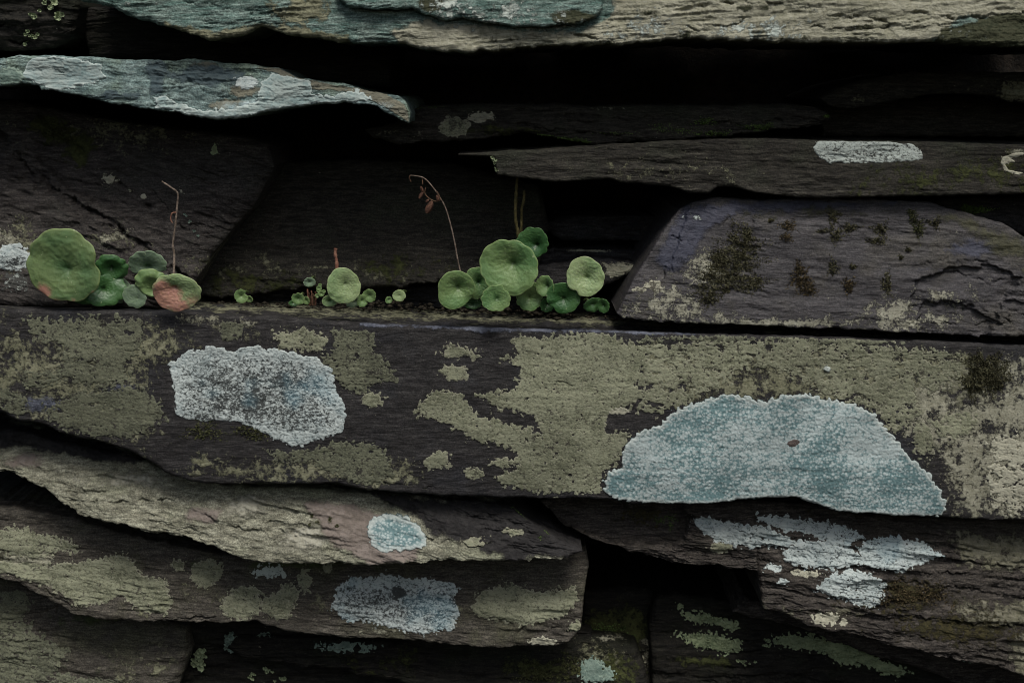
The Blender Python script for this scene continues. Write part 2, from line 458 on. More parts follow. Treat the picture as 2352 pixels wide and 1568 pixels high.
# ------------------------------------------------------------------ stones
class Stone:
    def __init__(s, name, label, mat, y, top, bot, seed, amp=1.0, terr=1.0, bev=4.0, depth=0.16, lean=0.0,
                 rag=3.0, tilt=0.0, zones=None, cracks=(), step=2.3, ledge=0.0, bumps=(), group='slates stacked in the dry stone wall',
                 cat='stone', bulge=0.0, tsc=1.0, steps=()):
        s.y, s.seed, s.amp, s.terr, s.bev, s.lean = y, seed, amp, terr, bev, lean
        s.tilt, s.cracks, s.bumps, s.rag, s.bulge, s.tsc, s.steps = tilt, cracks, bumps, rag, bulge, tsc, steps
        x0 = top[0][0]; x1 = top[-1][0]
        s.xf = np.arange(x0, x1 + 0.01, 0.75)
        tx, ty = np.array(top, float).T; bx, by = np.array(bot, float).T
        zt = np.interp(s.xf, tx, ty); zb = np.interp(s.xf, bx, by)
        # rounded corners of the traced line, then a rough broken edge
        k = np.hanning(13); k /= k.sum()
        pad = lambda a: np.convolve(np.pad(a, 6, mode='edge'), k, 'valid')
        zt = pad(zt); zb = pad(zb)
        h = np.clip((zb - zt) / 30.0, 0.1, 1)
        r1 = fbm(s.xf / 60, s.xf * 0 + seed, seed, 5, 0.6)
        r2 = fbm(s.xf / 45, s.xf * 0 + seed + 9, seed + 5, 5, 0.62)
        s.zt = zt + r1 * rag * 2.2 * h
        s.zb = zb + r2 * rag * 2.8 * h
        s.zb = np.maximum(s.zb, s.zt + 1.0)
        s.x0, s.x1 = x0, x1
        s.pyc = 0.5 * (s.zt.mean() + s.zb.mean())
        gt = np.gradient(s.zt, s.xf); gb = np.gradient(s.zb, s.xf)
        kk = np.ones(9) / 9
        s.ct = 1 / np.hypot(1, np.convolve(np.pad(gt, 4, mode='edge'), kk, 'valid'))
        s.cb = 1 / np.hypot(1, np.convolve(np.pad(gb, 4, mode='edge'), kk, 'valid'))
        # columns
        w = 1 + np.minimum(4, np.maximum(np.abs(gt), np.abs(gb)) * 0.6)
        cw = np.concatenate([[0], np.cumsum((w[1:] + w[:-1]) / 2 * 0.75)])
        nx = max(12, int(cw[-1] / step))
        xs = np.interp(np.linspace(0, cw[-1], nx), cw, s.xf)
        hh = np.percentile(s.zb - s.zt, 90)
        nz = max(14, int(hh / step) + 10)
        t = np.linspace(0, 1, nz)
        e = 0.25
        t = t - e * np.sin(2 * np.pi * t) / (2 * np.pi)      # denser at the edges
        T = np.interp(xs, s.xf, s.zt); B = np.interp(xs, s.xf, s.zb)
        PX = np.repeat(xs[:, None], nz, 1)
        PY = T[:, None] + (B - T)[:, None] * t[None, :]
        Y = s.surf(PX, PY)
        X, Z = P(PX, PY, y)
        # sides go back into the wall
        if ledge:
            ds = np.concatenate([np.arange(0.0015, ledge, 0.0013), [ledge + 0.01, depth]])
        else:
            ds = np.array([0.0015, 0.004, 0.008, 0.014, 0.022, 0.035, 0.06, 0.1, depth])
        db = np.array([0.001, 0.003, 0.006, 0.012, 0.02, 0.035, 0.07, depth])

        def side(col, dd, sgn, sd):
            xo = np.repeat(X[:, col][:, None], len(dd), 1); zo = np.repeat(Z[:, col][:, None], len(dd), 1)
            yo = Y[:, col][:, None] + dd[None, :]
            fade = sstep(0, 0.01, dd)[None, :]
            nz_ = fbm(xo * 60, yo * 170, sd, 4, 0.55) * 0.0014 * s.amp * fade
            zo = zo + nz_ - sgn * fade * 0.0006
            return xo, yo, zo
        a = side(0, ds[::-1], 1, seed + 3); b = side(-1, db, -1, seed + 4)
        Xa = np.concatenate([a[0], X, b[0]], 1); Ya = np.concatenate([a[1], Y, b[1]], 1); Za = np.concatenate([a[2], Z, b[2]], 1)
        na, nb = len(ds), len(db)
        PXa = np.concatenate([np.repeat(PX[:, :1], na, 1), PX, np.repeat(PX[:, :1], nb, 1)], 1)
        PYa = np.concatenate([PY[:, :1] - ds[::-1][None, :] / MPP * 0.18, PY, PY[:, -1:] + 3 + np.zeros((1, nb))], 1)
        n, m = Xa.shape
        org = np.array([float(X.mean()), y + 0.03, float(Z.mean())])
        V = np.stack([Xa, Ya, Za], -1).reshape(-1, 3) - org
        idx = np.arange(n * m).reshape(n, m)
        F = np.stack([idx[:-1, :-1], idx[:-1, 1:], idx[1:, 1:], idx[1:, :-1]], -1).reshape(-1, 4)
        # back and the two ends closed
        F2 = np.stack([idx[:-1, -1], idx[:-1, 0], idx[1:, 0], idx[1:, -1]], -1)
        F = np.concatenate([F, F2])
        for e_ in (0, n - 1):
            half = m // 2
            r_ = idx[e_]
            q = [[r_[k], r_[k + 1], r_[m - 2 - k], r_[m - 1 - k]] for k in range(half - 1) if k + 1 < m - 2 - k]
            q = np.array(q)
            if e_ == 0: q = q[:, ::-1]
            F = np.concatenate([F, q])
        at = {}
        for k in 'abcd':
            zs = [z for z in (zones or []) if z[0] == k]
            if not zs:
                continue
            val = np.zeros(PXa.shape)
            for z in zs:
                sd_ = shape_sdf(PXa, PYa, z[1])
                soft = z[2]; mx = z[3] if len(z) > 3 else 1.0
                val = np.maximum(val, mx * np.clip(0.5 + sd_ / (2 * soft), 0, 1))
            at['zone_' + k] = val
        me = mesh_np(name, V, F, at)
        s.org = org
        s.o = link(name, me, mat, loc=org.tolist())
        tag(s.o, label, cat, group)

    def surf(s, px, py):
        """depth of the face at tracing coordinates, noise and bevel included"""
        px = np.asarray(px, float); py = np.asarray(py, float)
        T = np.interp(px, s.xf, s.zt); B = np.interp(px, s.xf, s.zb)
        d = np.minimum((py - T) * np.interp(px, s.xf, s.ct), (B - py) * np.interp(px, s.xf, s.cb))
        d = np.minimum(d, np.minimum(px - s.x0, s.x1 - px) + 1)
        d = np.clip(d, 0, 1e9)
        mm = 0.001
        c, si = math.cos(s.tilt), math.sin(s.tilt)
        u = px * c - py * si; v = px * si + py * c
        wv = fbm(px / 240, py / 120, s.seed + 40, 2) * 14
        lay = fbm(u / 190 * s.tsc, (v + wv) / 17 * s.tsc, s.seed + 1, 4, 0.55)
        q = lay * 4.5
        ter = (np.floor(q) + sstep(0.86, 1.0, q - np.floor(q))) / 4.5
        chip = fbm(u / 60, v / 22, s.seed + 31, 5, 0.68); qc = chip * 5
        chip = (np.floor(qc) + sstep(0.8, 1.0, qc - np.floor(qc))) / 5
        big = fbm(px / 260, py / 120, s.seed + 2, 3)
        pq = fbm(u / 150, v / 48, s.seed + 51, 4, 0.5) * 5
        plate = np.floor(pq) + sstep(0.90, 1.0, pq - np.floor(pq))
        fine = fbm(u / 34, v / 8, s.seed + 3, 4, 0.62)
        rough = sstep(-0.25, 0.4, fbm(px / 150, py / 70, s.seed + 21, 3))
        y = s.y + s.amp * (big * 3.2 + fine * 0.5 * (0.25 + rough)) * mm - s.terr * ((0.15 + 1.1 * rough) * ter * 2.4 + 0.25 * lay + rough * chip * 2.2) * mm - min(1.0, 0.1 + 0.65 * s.terr) * plate * 0.55 * mm
        bw = s.bev * (1 + 0.5 * fbm(px / 80, py / 80, s.seed + 7, 3)) / (MPP * 1000)
        bw = np.maximum(bw, 2)
        k = np.clip(1 - d / bw, 0, 1)
        y = y + bw * MPP * (1 - np.sqrt(np.clip(1 - k * k, 0, 1)))
        y = y + s.lean * (s.pyc - py) * MPP
        if s.bulge:
            tt = np.clip((py - T) / np.maximum(B - T, 1), 0, 1)
            y = y + s.bulge * mm * (2 * tt - 1) ** 2
        for (pts, wd, dp) in s.cracks:
            jx = fbm(px / 30, py / 30, s.seed + 11, 4, 0.6) * 12; jy = fbm(px / 26, py / 26, s.seed + 12, 5, 0.65) * 13
            dd = seg_dist(px + jx, py + jy, pts)
            wv2 = 0.6 * wd * (0.75 + 0.9 * fbm(px / 50, py / 50, s.seed + 13, 2))
            md = np.clip(0.5 + 1.7 * fbm(px / 36, py / 36, s.seed + 14, 3), 0, 1.4)
            y = y + md * dp * mm * np.exp(-(dd / np.maximum(wv2, 0.8)) ** 2)
            ly = np.interp(px, [p[0] for p in sorted(pts)], [p[1] for p in sorted(pts)])
            y = y + 0.35 * md * dp * mm * sstep(-3, 3, py + jy - ly) * np.exp(-dd / (7 * wd))
        for (pts, dp) in s.steps:          # flaked-off areas: lower surface inside the outline
            jx = fbm(px / 40, py / 25, s.seed + 15, 4) * 16; jy = fbm(px / 33, py / 20, s.seed + 16, 4) * 12
            y = y + dp * mm * sstep(-2.5, 2.5, poly_sdf(px + jx, py + jy, pts))
        for (cx, cy, rx, ry, h) in s.bumps:
            y = y - h * mm * np.exp(-((px - cx) / rx) ** 2 - ((py - cy) / ry) ** 2)
        return y

    def crust(s, name, shape, mat, thick=0.6, step=1.7, rag=10, rsc=26, worn=None, rimw=9, label=None, grain=0.25, holes=0.0, seed=0, grow=0.0, spk=1.0):
        x0, x1, y0, y1 = shape_box(shape)
        pd = rag * 1.5 + 4
        xs = np.arange(x0 - pd, x1 + pd, step); ys = np.arange(y0 - pd, y1 + pd, step)
        PX, PY = np.meshgrid(xs, ys, indexing='ij')
        sd = seed + s.seed * 7 + int(x0)
        m = shape_sdf(PX, PY, shape) + grow
        lob = np.abs(fbm(PX / rsc, PY / rsc, sd, 2)) * 2
        m = m + (lob - 0.45) * rag + fbm(PX / 9, PY / 7, sd + 3, 4, 0.65) * rag * 0.8 * spk + fbm(PX / 55, PY / 40, sd + 4, 3) * rag * 0.9 * spk
        sat = (fbm(PX / 6.5, PY / 6.5, sd + 8, 3, 0.5) - 0.30) * 14 - (8 if spk < 1 else 0) - np.clip(-m - 2, 0, 99) * 0.35
        m = np.where(m < 0, np.maximum(m, np.where(m > -rag * 1.3, sat, -9)), m)
        if holes:
            m = np.minimum(m, (0.55 - holes * 0.25 - fbm(PX / 10, PY / 7, sd + 9, 3)) * 18)
            hn = fbm(PX / 38, PY / 20, sd + 6, 5, 0.62)
            m = np.minimum(m, (0.62 - holes * 0.6 - hn) * 40)
        T = np.interp(PX, s.xf, s.zt); B = np.interp(PX, s.xf, s.zb)
        edge = np.minimum(PY - T, B - PY)
        m = np.minimum(m, (edge - 1.5) * 1.0)
        m = np.where((PX < s.x0 + 2) | (PX > s.x1 - 2), -5, m)
        g = fbm(PX / 5.5, PY / 5.5, sd + 5, 2)
        t = thick * (sstep(-1.5, 3.5, m) * (0.75 + grain * 1.2 * g)) - 0.45 * sstep(1.0, -2.0, m)
        Y = s.surf(PX, np.clip(PY, T, B)) - t * 0.001
        X, Z = P(PX, PY, s.y)
        keep = m > -2.2
        n, mm_ = PX.shape
        idx = np.arange(n * mm_).reshape(n, mm_)
        kf = keep[:-1, :-1] & keep[:-1, 1:] & keep[1:, 1:] & keep[1:, :-1]
        F = np.stack([idx[:-1, :-1], idx[:-1, 1:], idx[1:, 1:], idx[1:, :-1]], -1)[kf]
        if len(F) < 3:
            return None
        used = np.unique(F); remap = np.zeros(n * mm_, np.int64); remap[used] = np.arange(len(used))
        V = np.stack([X, Y, Z], -1).reshape(-1, 3)[used] - s.org
        F = remap[F]
        rim = np.clip(1 - (m - 0.5) / rimw, 0, 1).ravel()[used]
        wv = np.zeros(PX.shape)
        if worn:
            for w in worn:
                wv = np.maximum(wv, w[2] * np.clip(0.5 + shape_sdf(PX, PY, [w[0]]) / (2 * w[1]), 0, 1))
        me = mesh_np(name, V, F, {'rim': rim, 'worn': wv.ravel()[used], 'inner': np.clip(m / 55, 0, 1).ravel()[used]})
        o = link(name, me, mat, s.o)
        if label: o['label'] = label
        return o

    def tufts(s, name, blobs, mat, n, size=1.0, seed=1, label=None, out=2.5):
        tot = sum(b[2] * b[3] for b in blobs)
        for i, b in enumerate(blobs):
            s.tuft(name, [b], mat, max(30, int(n * b[2] * b[3] / tot)), size, seed + i, label if i == 0 else None, out)

    def tuft(s, name, blobs, mat, n, size=1.0, seed=1, label=None, out=2.5):
        """moss: many tiny leaflets spread through a cushion that sits on the stone"""
        rg = np.random.default_rng(seed + s.seed * 13)
        vs = []; fs = []
        tot = sum(b[2] * b[3] for b in blobs)
        for (cx, cy, rx, ry) in blobs:
            k = max(12, int(n * rx * ry / tot))
            a = rg.uniform(0, 2 * math.pi, k); r = rg.uniform(0, 1, k) ** 0.5
            r = r * (1 + 0.35 * np.sin(a * 3 + seed) + 0.25 * np.sin(a * 7 + 2) + 0.2 * np.sin(a * 13 + seed * 2)) * rg.uniform(0.85, 1.15, k)
            px = cx + np.cos(a) * r * rx; py = cy + np.sin(a) * r * ry
            T = np.interp(px, s.xf, s.zt); B = np.interp(px, s.xf, s.zb)
            pyc = np.clip(py, T + 1, B - 1)
            hgt = out * np.clip(1 - r ** 2, 0.1, 1) * rg.uniform(0.1, 1, k) * (0.6 + 0.8 * np.clip(fbm(px / 12, py / 12, seed, 3) + 0.4, 0, 1))
            Y = s.surf(px, pyc) - hgt * 0.001
            X, Z = P(px, pyc, s.y)
            for i in range(k):
                p = np.array([X[i], Y[i], Z[i]]) - s.org
                d = rg.normal(0, 1, 3) + np.array([0, -0.8, 0.25]); d /= np.linalg.norm(d)
                w = np.cross(d, rg.normal(0, 1, 3)); w /= np.linalg.norm(w) + 1e-9
                L = size * rg.uniform(0.0007, 0.0016); W = L * rg.uniform(0.25, 0.45)
                b0 = len(vs)
                vs += [p - d * L * 0.5, p + w * W, p + d * L * 0.6, p - w * W]
                fs.append((b0, b0 + 1, b0 + 2, b0 + 3))
        me = mesh_np(name, np.array(vs), np.array(fs), smooth=False)
        o = link(name, me, mat, s.o)
        if label: o['label'] = label
        return o

    def foliose(s, name, blobs, mat, n=30, seed=1, label=None, size=1.0):
        """leafy lichen: overlapping crinkled lobes standing off the stone"""
        rg = np.random.default_rng(seed + 100)
        VS = []; FS = []; RM = []; off = 0
        tot = sum(b[2] * b[3] for b in blobs)
        for (cx, cy, rx, ry) in blobs:
            for j in range(max(2, int(n * rx * ry / tot))):
                a = rg.uniform(0, 2 * math.pi); r = rg.uniform(0, 1) ** 0.5
                px = cx + math.cos(a) * r * rx; py = cy + math.sin(a) * r * ry
                T = float(np.interp(px, s.xf, s.zt)); B = float(np.interp(px, s.xf, s.zb))
                py = min(max(py, T + 2), B - 1)
                R = size * rg.uniform(5, 11) * MPP
                nr, na = 5, 18
                rr = np.linspace(0, 1, nr)[:, None]; aa = np.linspace(0, 2 * math.pi, na, endpoint=False)[None, :]
                ph = rg.uniform(0, 6)
                prof = 1 + 0.18 * np.sin(aa * 5 + ph) + 0.12 * np.sin(aa * 9 + ph * 2)
                lx = rr * np.cos(aa) * prof * R; lz = rr * np.sin(aa) * prof * R * 0.75
                ly = -(0.0008 + rr ** 2 * (0.0012 + 0.001 * np.sin(aa * 4 + ph))) * size - rg.uniform(0, 0.0015)
                X, Z = P(px, py, s.y); Y = float(s.surf(np.array([px]), np.array([py]))[0])
                tz = rg.uniform(-0.4, 0.4)
                V = np.stack([X + lx, Y + ly + tz * lz, Z + lz + 0 * lx], -1).reshape(-1, 3) - s.org
                idx = np.arange(nr * na).reshape(nr, na)
                F = np.stack([idx[:-1], idx[1:], np.roll(idx[1:], -1, 1), np.roll(idx[:-1], -1, 1)], -1).reshape(-1, 4)
                VS.append(V); FS.append(F + off); off += nr * na
                RM.append((rr + 0 * aa).ravel() * 0.95)
        rm = np.concatenate(RM)
        me = mesh_np(name, np.concatenate(VS), np.concatenate(FS), {'rim': rm, 'worn': rm * 0})
        o = link(name, me, mat, s.o)
        if label: o['label'] = label
        return o


# ---- soil deep in the wall
xs = np.linspace(-0.5, 0.5, 120); zs = np.linspace(-0.36, 0.4, 90)
XX, ZZ = np.meshgrid(xs, zs, indexing='ij')
YY = 0.175 + 0.02 * fbm(XX * 12, ZZ * 20, 5, 4)
idx = np.arange(XX.size).reshape(XX.shape)
soil = link('soil', mesh_np('soil', np.stack([XX, YY, ZZ], -1).reshape(-1, 3),
            np.stack([idx[:-1, :-1], idx[1:, :-1], idx[1:, 1:], idx[:-1, 1:]], -1).reshape(-1, 4)), M['soil'])
tag(soil, kind='structure')

# ---- grit and rotted leaf crumbs in the crevice behind the leaves
rg = np.random.default_rng(77)
cv = []; cf = []
for i in range(650):
    px = rg.uniform(-60, 1430); yy = rg.uniform(0.048, 0.068)
    x, z = P(px, np.interp(px, [0, 460, 840, 1200, 1430], [690, 704, 703, 718, 738]) - 2, 0.066)
    z = float(z) + rg.uniform(-0.001, 0.0025) + 0.001
    c = np.array([float(x), yy, z]); r = rg.uniform(0.0004, 0.0022) * np.array([1.4, 1.2, 0.7])
    b0 = len(cv)
    pts = [c + r * np.array(d) * rg.uniform(0.6, 1.3) for d in ((1, 0, 0), (0, 1, 0), (-1, 0, 0), (0, -1, 0), (0, 0, 1), (0, 0, -1))]
    cv += pts
    for t in ((0, 1, 4), (1, 2, 4), (2, 3, 4), (3, 0, 4), (1, 0, 5), (2, 1, 5), (3, 2, 5), (0, 3, 5)):
        cf.append([b0 + k for k in t])
grit = link('grit', mesh_np('grit', np.array(cv), np.array(cf), smooth=False), plain_mat('grit', (0.010, 0.008, 0.006, 1), (0.05, 0.042, 0.028, 1), 400, 0.9))
tag(grit, kind='stuff')

E = -250    # left end of stones that run out of the picture
W = 2600   # right end
# ---------------------------------------------------------------- the top course
s_top = Stone('slate_stone', 'pale green and cream lichened slab across the top edge of the picture', M['green'], -0.012,
    [(175, -30), (178, -110), (600, -130), (1500, -130), (W - 3, -120), (W, -20)],
    [(175, -28), (182, 2), (230, 8), (280, 28), (292, 38), (350, 52), (380, 60), (430, 76), (490, 95), (545, 84), (605, 62), (660, 80), (780, 97), (925, 103),
     (1010, 120), (1080, 122), (1150, 115), (1230, 108), (1310, 105), (1430, 104), (1500, 97), (1552, 90), (1650, 92), (1740, 95), (1870, 99),
     (1950, 98), (2040, 99), (2100, 96), (2150, 100), (2250, 108), (W - 3, 112), (W, -10)], 11,
    amp=1.0, terr=0.75, bev=3.2, lean=0.15, rag=4, tilt=0.06, tsc=1.5,
    zones=[('b', [[(900, 70), (980, 50), (1100, 60), (1330, 75), (1400, 40), (1420, -60), (2500, -60), (2500, 60), (2300, 45), (2200, 40), (2150, 85), (2100, 110), (1500, 120), (1130, 130), (930, 110)]], 26),
           ('a', [[(380, 50), (500, 75), (600, 50), (800, 85), (800, 120), (380, 120)]], 18),
           ('a', [(690, 20, 70, 40)], 30, 0.8),
           ('c', [(1180, 92, 50, 9), (1400, 100, 60, 7), (1700, 18, 60, 9), (1560, 82, 30, 9), (2000, 62, 90, 9), (1480, 30, 40, 16), (1850, 88, 60, 6)], 14, 0.66),
           ('d', [(1500, 60, 60, 30), (1750, 60, 80, 20)], 30, 0.6),
           ('c', [[(2160, 70), (2230, 50), (2300, 30), (2500, 50), (2500, 140), (2120, 140)]], 12),
           ('d', [(1050, 10, 60, 40), (1250, 20, 90, 50)], 30, 0.75)],
    cracks=[([(400, 0), (520, 20), (640, 35)], 7, 1.5), ([(1490, 60), (1560, 55), (1600, 70)], 3, 2), ([(1640, 60), (1680, 62), (1720, 42)], 2.5, 2),
            ([(1150, 82), (1190, 92)], 5, 2.5), ([(1310, 80), (1380, 95), (1440, 90)], 4, 2), ([(1600, 20), (1660, 5), (1800, 8)], 4, 2.4),
            ([(1900, 35), (2000, 45), (2060, 55), (2150, 50)], 3.5, 2.2), ([(1860, 60), (1960, 72), (2040, 60)], 2.5, 1.8), ([(2100, 28), (2200, 45), (2352, 30)], 5, 2.5)])
s_flake = Stone('slate_stone', 'thin dark green flake lying proud on the pale slab at the top middle', M['green'], -0.0165,
    [(770, -40), (772, -110), (1000, -130), (1380, -120), (1392, -40)],
    [(770, -38), (776, 0), (806, 19), (861, 24), (946, 20), (980, 34), (1020, 49), (1062, 43), (1116, 54), (1177, 62), (1252, 64), (1320, 56), (1368, 44), (1384, 20), (1392, -38)], 12,
    amp=0.7, terr=0.9, bev=2.5, lean=0.2, rag=2.5, depth=0.005, tilt=0.08,
    zones=[('d', [(1050, 5, 70, 40), (1180, 20, 60, 35), (1240, 45, 60, 18)], 40, 0.62), ('c', [(1320, 40, 50, 14), (990, 10, 30, 20)], 14)])
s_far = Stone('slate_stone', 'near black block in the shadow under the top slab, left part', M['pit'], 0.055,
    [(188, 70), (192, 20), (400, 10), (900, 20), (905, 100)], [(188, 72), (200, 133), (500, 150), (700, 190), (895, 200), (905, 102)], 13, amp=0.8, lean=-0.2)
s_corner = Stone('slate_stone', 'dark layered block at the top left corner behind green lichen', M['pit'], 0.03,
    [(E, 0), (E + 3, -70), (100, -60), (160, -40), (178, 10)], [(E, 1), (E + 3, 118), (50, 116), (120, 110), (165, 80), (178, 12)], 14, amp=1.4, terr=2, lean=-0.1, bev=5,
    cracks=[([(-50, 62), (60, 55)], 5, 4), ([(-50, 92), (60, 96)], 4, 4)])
s_corner.foliose('leafy_lichen', [(85, 30, 12, 12), (72, 78, 16, 14), (115, 5, 16, 14), (58, 100, 6, 6), (135, 45, 8, 24)], M['foliose'], 26, 3, size=0.8)
# ---------------------------------------------------------------- pale blue-green slab
s_blue = Stone('slate_stone', 'pale blue green slab tapering to a point below the top left corner', M['bluegreen'], -0.004,
    [(E, 170), (E + 2, 140), (0, 134), (30, 128), (100, 126), (200, 131), (300, 137), (400, 138), (440, 135), (500, 143), (560, 147), (640, 157), (680, 178), (740, 186), (790, 192), (830, 205), (870, 214), (915, 221), (932, 236), (941, 262)],
    [(E, 172), (E + 2, 205), (0, 199), (50, 193), (85, 197), (95, 206), (125, 210), (190, 222), (250, 237), (330, 250), (420, 261), (450, 270), (500, 276), (560, 272), (600, 262), (650, 250), (720, 240), (800, 237), (860, 241), (890, 260), (920, 277), (941, 284)], 15,
    amp=0.8, terr=0.9, bev=1.6, rag=3.0, lean=0.1, bulge=0.6,
    zones=[('b', [(690, 245, 200, 22)], 18, 0.8), ('a', [[(590, 155), (640, 158), (680, 180), (880, 212), (930, 240), (940, 280), (880, 240), (800, 212), (700, 205), (640, 170)]], 8),
           ('a', [(560, 210, 40, 16), (465, 152, 22, 8), (520, 240, 60, 14)], 14, 0.9), ('c', [(350, 160, 30, 25), (470, 175, 90, 26), (360, 205, 20, 25), (270, 220, 60, 12)], 22, 0.8)],
    cracks=[([(430, 185), (480, 215), (540, 225), (600, 220)], 4, 0.9), ([(400, 190), (460, 230)], 3, 0.7)])
s_blue.crust('lichen_patch', [[(52, 150), (70, 132), (120, 130), (190, 140), (205, 142), (236, 150), (232, 165), (240, 178), (215, 192), (160, 203), (125, 212), (100, 200), (55, 180)]], M['crust_smooth'], 0.7, rag=5, rimw=7,
             worn=[((82, 138, 11, 9), 5, 0.62), ((172, 177, 10, 9), 5, 0.62)], label='broad pale patch with two dark rings')
s_blue.crust('lichen_patch', [[(355, 225), (375, 215), (420, 240), (470, 252), (540, 250), (590, 232), (600, 190), (625, 165), (660, 172), (712, 185), (720, 215), (760, 220), (800, 205), (835, 210), (860, 232), (800, 238), (720, 241), (650, 250), (600, 262), (555, 273), (500, 276), (450, 268), (415, 262), (360, 245)]], M['crust_smooth'], 0.8, rag=6, rimw=8, label='long crescent of pale crust')
s_blue.crust('lichen_patch', [(566, 190, 28, 15)], M['crust_white'], 0.5, rag=5, rimw=3, label='small white oval patch')
s_blue.crust('lichen_patch', [(20, 175, 34, 20)], M['foliose_teal'], 0.5, rag=8)
# ---------------------------------------------------------------- middle dark course
s_left = Stone('slate_stone', 'large dark block with slanting cracks behind the big round leaf', M['diag'], 0.040,
    [(E, 260), (E + 3, 225), (0, 232), (120, 255), (250, 280), (400, 300), (560, 318), (610, 335), (624, 384)],
    [(E, 262), (E + 3, 690), (0, 690), (120, 694), (300, 697), (430, 697), (455, 650), (490, 585), (530, 532), (580, 475), (605, 430), (618, 400), (624, 386)], 16,
    amp=1.0, terr=1.1, bev=5, rag=3, lean=0.28, tilt=-0.28,
    steps=[([(-100, 300), (60, 350), (150, 430), (300, 500), (420, 570), (500, 640), (700, 720), (-200, 760)], -3.5),
           ([(-100, 340), (20, 380), (90, 440), (190, 500), (330, 570), (420, 640), (700, 800), (-200, 800)], -3.0)],
    zones=[('c', [(80, 290, 70, 22), (130, 315, 60, 30), (170, 350, 40, 40)], 26, 0.75), ('a', [(60, 560, 90, 60), (270, 545, 60, 30), (250, 300, 200, 60), (500, 620, 60, 60)], 60, 0.56), ('b', [(270, 540, 45, 22), (250, 412, 18, 12), (20, 540, 60, 30)], 24, 0.62)],
    cracks=[([(-20, 300), (60, 390), (150, 450), (260, 510), (340, 560), (420, 620)], 10, 5.5), ([(60, 260), (150, 330), (240, 400), (340, 470)], 8, 3.5), ([(90, 390), (150, 415), (230, 430), (300, 480)], 3.5, 1.8), ([(350, 440), (420, 520), (460, 540)], 3, 2.0), ([(470, 370), (550, 378)], 2.5, 1.6), ([(545, 400), (575, 420)], 2, 1.2)])
s_left.crust('lichen_patch', [(48, 588, 44, 30)], M['crust_white'], 0.6, rag=9, worn=[((55, 595, 30, 16), 18, 0.6)], label='bluish white patch half hidden by the big leaf')
s_left.crust('lichen_patch', [(60, 638, 36, 20)], M['crust_grey'], 0.4, rag=12, worn=[((60, 638, 60, 40), 18, 0.62)])
for (a_, b_, c_, d_) in [(250, 412, 14, 8), (297, 440, 5, 5), (329, 452, 6, 6), (485, 345, 9, 12), (416, 440, 4, 4)]:
    s_left.crust('lichen_patch', [(a_, b_, c_, d_)], M['crust_cream'] if b_ > 400 else M['foliose'], 0.6, rag=5, step=1.3, rimw=3)
s_left.foliose('leafy_lichen', [(430, 492, 4, 4), (441, 508, 4, 5), (450, 525, 4, 6), (458, 538, 4, 4)], M['foliose_teal'], 12, 9, size=0.35)
s_left.tufts('moss_tuft', [(110, 308, 26, 12), (140, 322, 18, 8)], M['moss'], 500, 1.1, 5, out=1.6)

s_back = Stone('slate_stone', 'recessed dark brown block behind the row of small leaves', M['brown'], 0.072,
    [(425, 600), (440, 430), (560, 380), (800, 372), (1040, 380), (1240, 430), (1262, 520)],
    [(425, 602), (450, 668), (520, 676), (600, 668), (700, 655), (850, 656), (920, 652), (1000, 642), (1060, 632), (1180, 640), (1240, 600), (1262, 522)], 17,
    amp=1.6, terr=0.8, bev=5, rag=4, lean=0.55, bulge=0,
    zones=[('c', [(620, 640, 200, 34), (930, 610, 120, 40)], 50, 0.60), ('a', [(640, 612, 200, 34), (900, 620, 120, 26)], 40, 0.53)], tilt=-0.15,  # olive zone lightens the lower face, painting in its lit part
    cracks=[([(500, 650), (560, 630), (640, 650)], 4, 2), ([(640, 600), (700, 640)], 3, 1.5)])
s_back.crust('lichen_patch', [(868, 663, 14, 9)], M['crust_cream'], 1.6, rag=4, step=1.3)
s_mid = Stone('slate_stone', 'thin dark slab in shadow between the black gap and the long grey slab', M['brown'], 0.04,
    [(838, 298), (900, 285), (938, 258), (966, 243), (1150, 238), (1286, 240), (1354, 244), (1552, 241), (1688, 243), (1790, 238), (1875, 245), (1905, 258), (1912, 272)],
    [(838, 300), (857, 316), (912, 330), (1065, 323), (1150, 314), (1211, 306), (1290, 318), (1354, 330), (1552, 321), (1654, 314), (1783, 299), (1858, 292), (1905, 283), (1912, 274)], 18,
    amp=1.4, terr=1.5, bev=4, rag=3, lean=0.55, ledge=0.03,
    zones=[('c', [(1150, 300, 100, 16)], 20, 0.7), ('b', [(1380, 250, 80, 6), (900, 308, 60, 6)], 10, 0.5)],
    cracks=[([(1180, 285), (1300, 300), (1420, 312)], 4, 3), ([(1300, 262), (1420, 275), (1600, 262)], 4, 2.5), ([(1560, 270), (1700, 285), (1800, 275)], 4, 3)])
s_mid.crust('lichen_patch', [(1042, 291, 34, 24)], M['crust_olive'], 0.7, rag=8, worn=[((1045, 290, 20, 14), 8, 0.5)])
s_mid.crust('lichen_patch', [(1106, 270, 26, 12)], M['crust_cream'], 0.7, rag=6)
s_mid.foliose('leafy_lichen', [(1900, 272, 6, 7)], M['moss_green'], 4, 4, size=0.7)
s_mid.tufts('moss_tuft', [(1255, 318, 22, 6), (1310, 322, 30, 8), (1345, 325, 14, 5)], M['moss_green'], 420, 0.9, 2, out=1.5)
s_mid.tufts('moss_tuft', [(1520, 292, 22, 10), (1560, 300, 50, 7), (1420, 306, 50, 4), (960, 248, 20, 3), (1000, 246, 25, 4)], M['moss_green'], 420, 0.7, 3, out=1.0)
s_mid.tufts('moss_tuft', [(1740, 292, 36, 7), (1640, 306, 40, 6), (1620, 280, 26, 8)], M['moss_green'], 700, 0.9, 4, out=1.6)
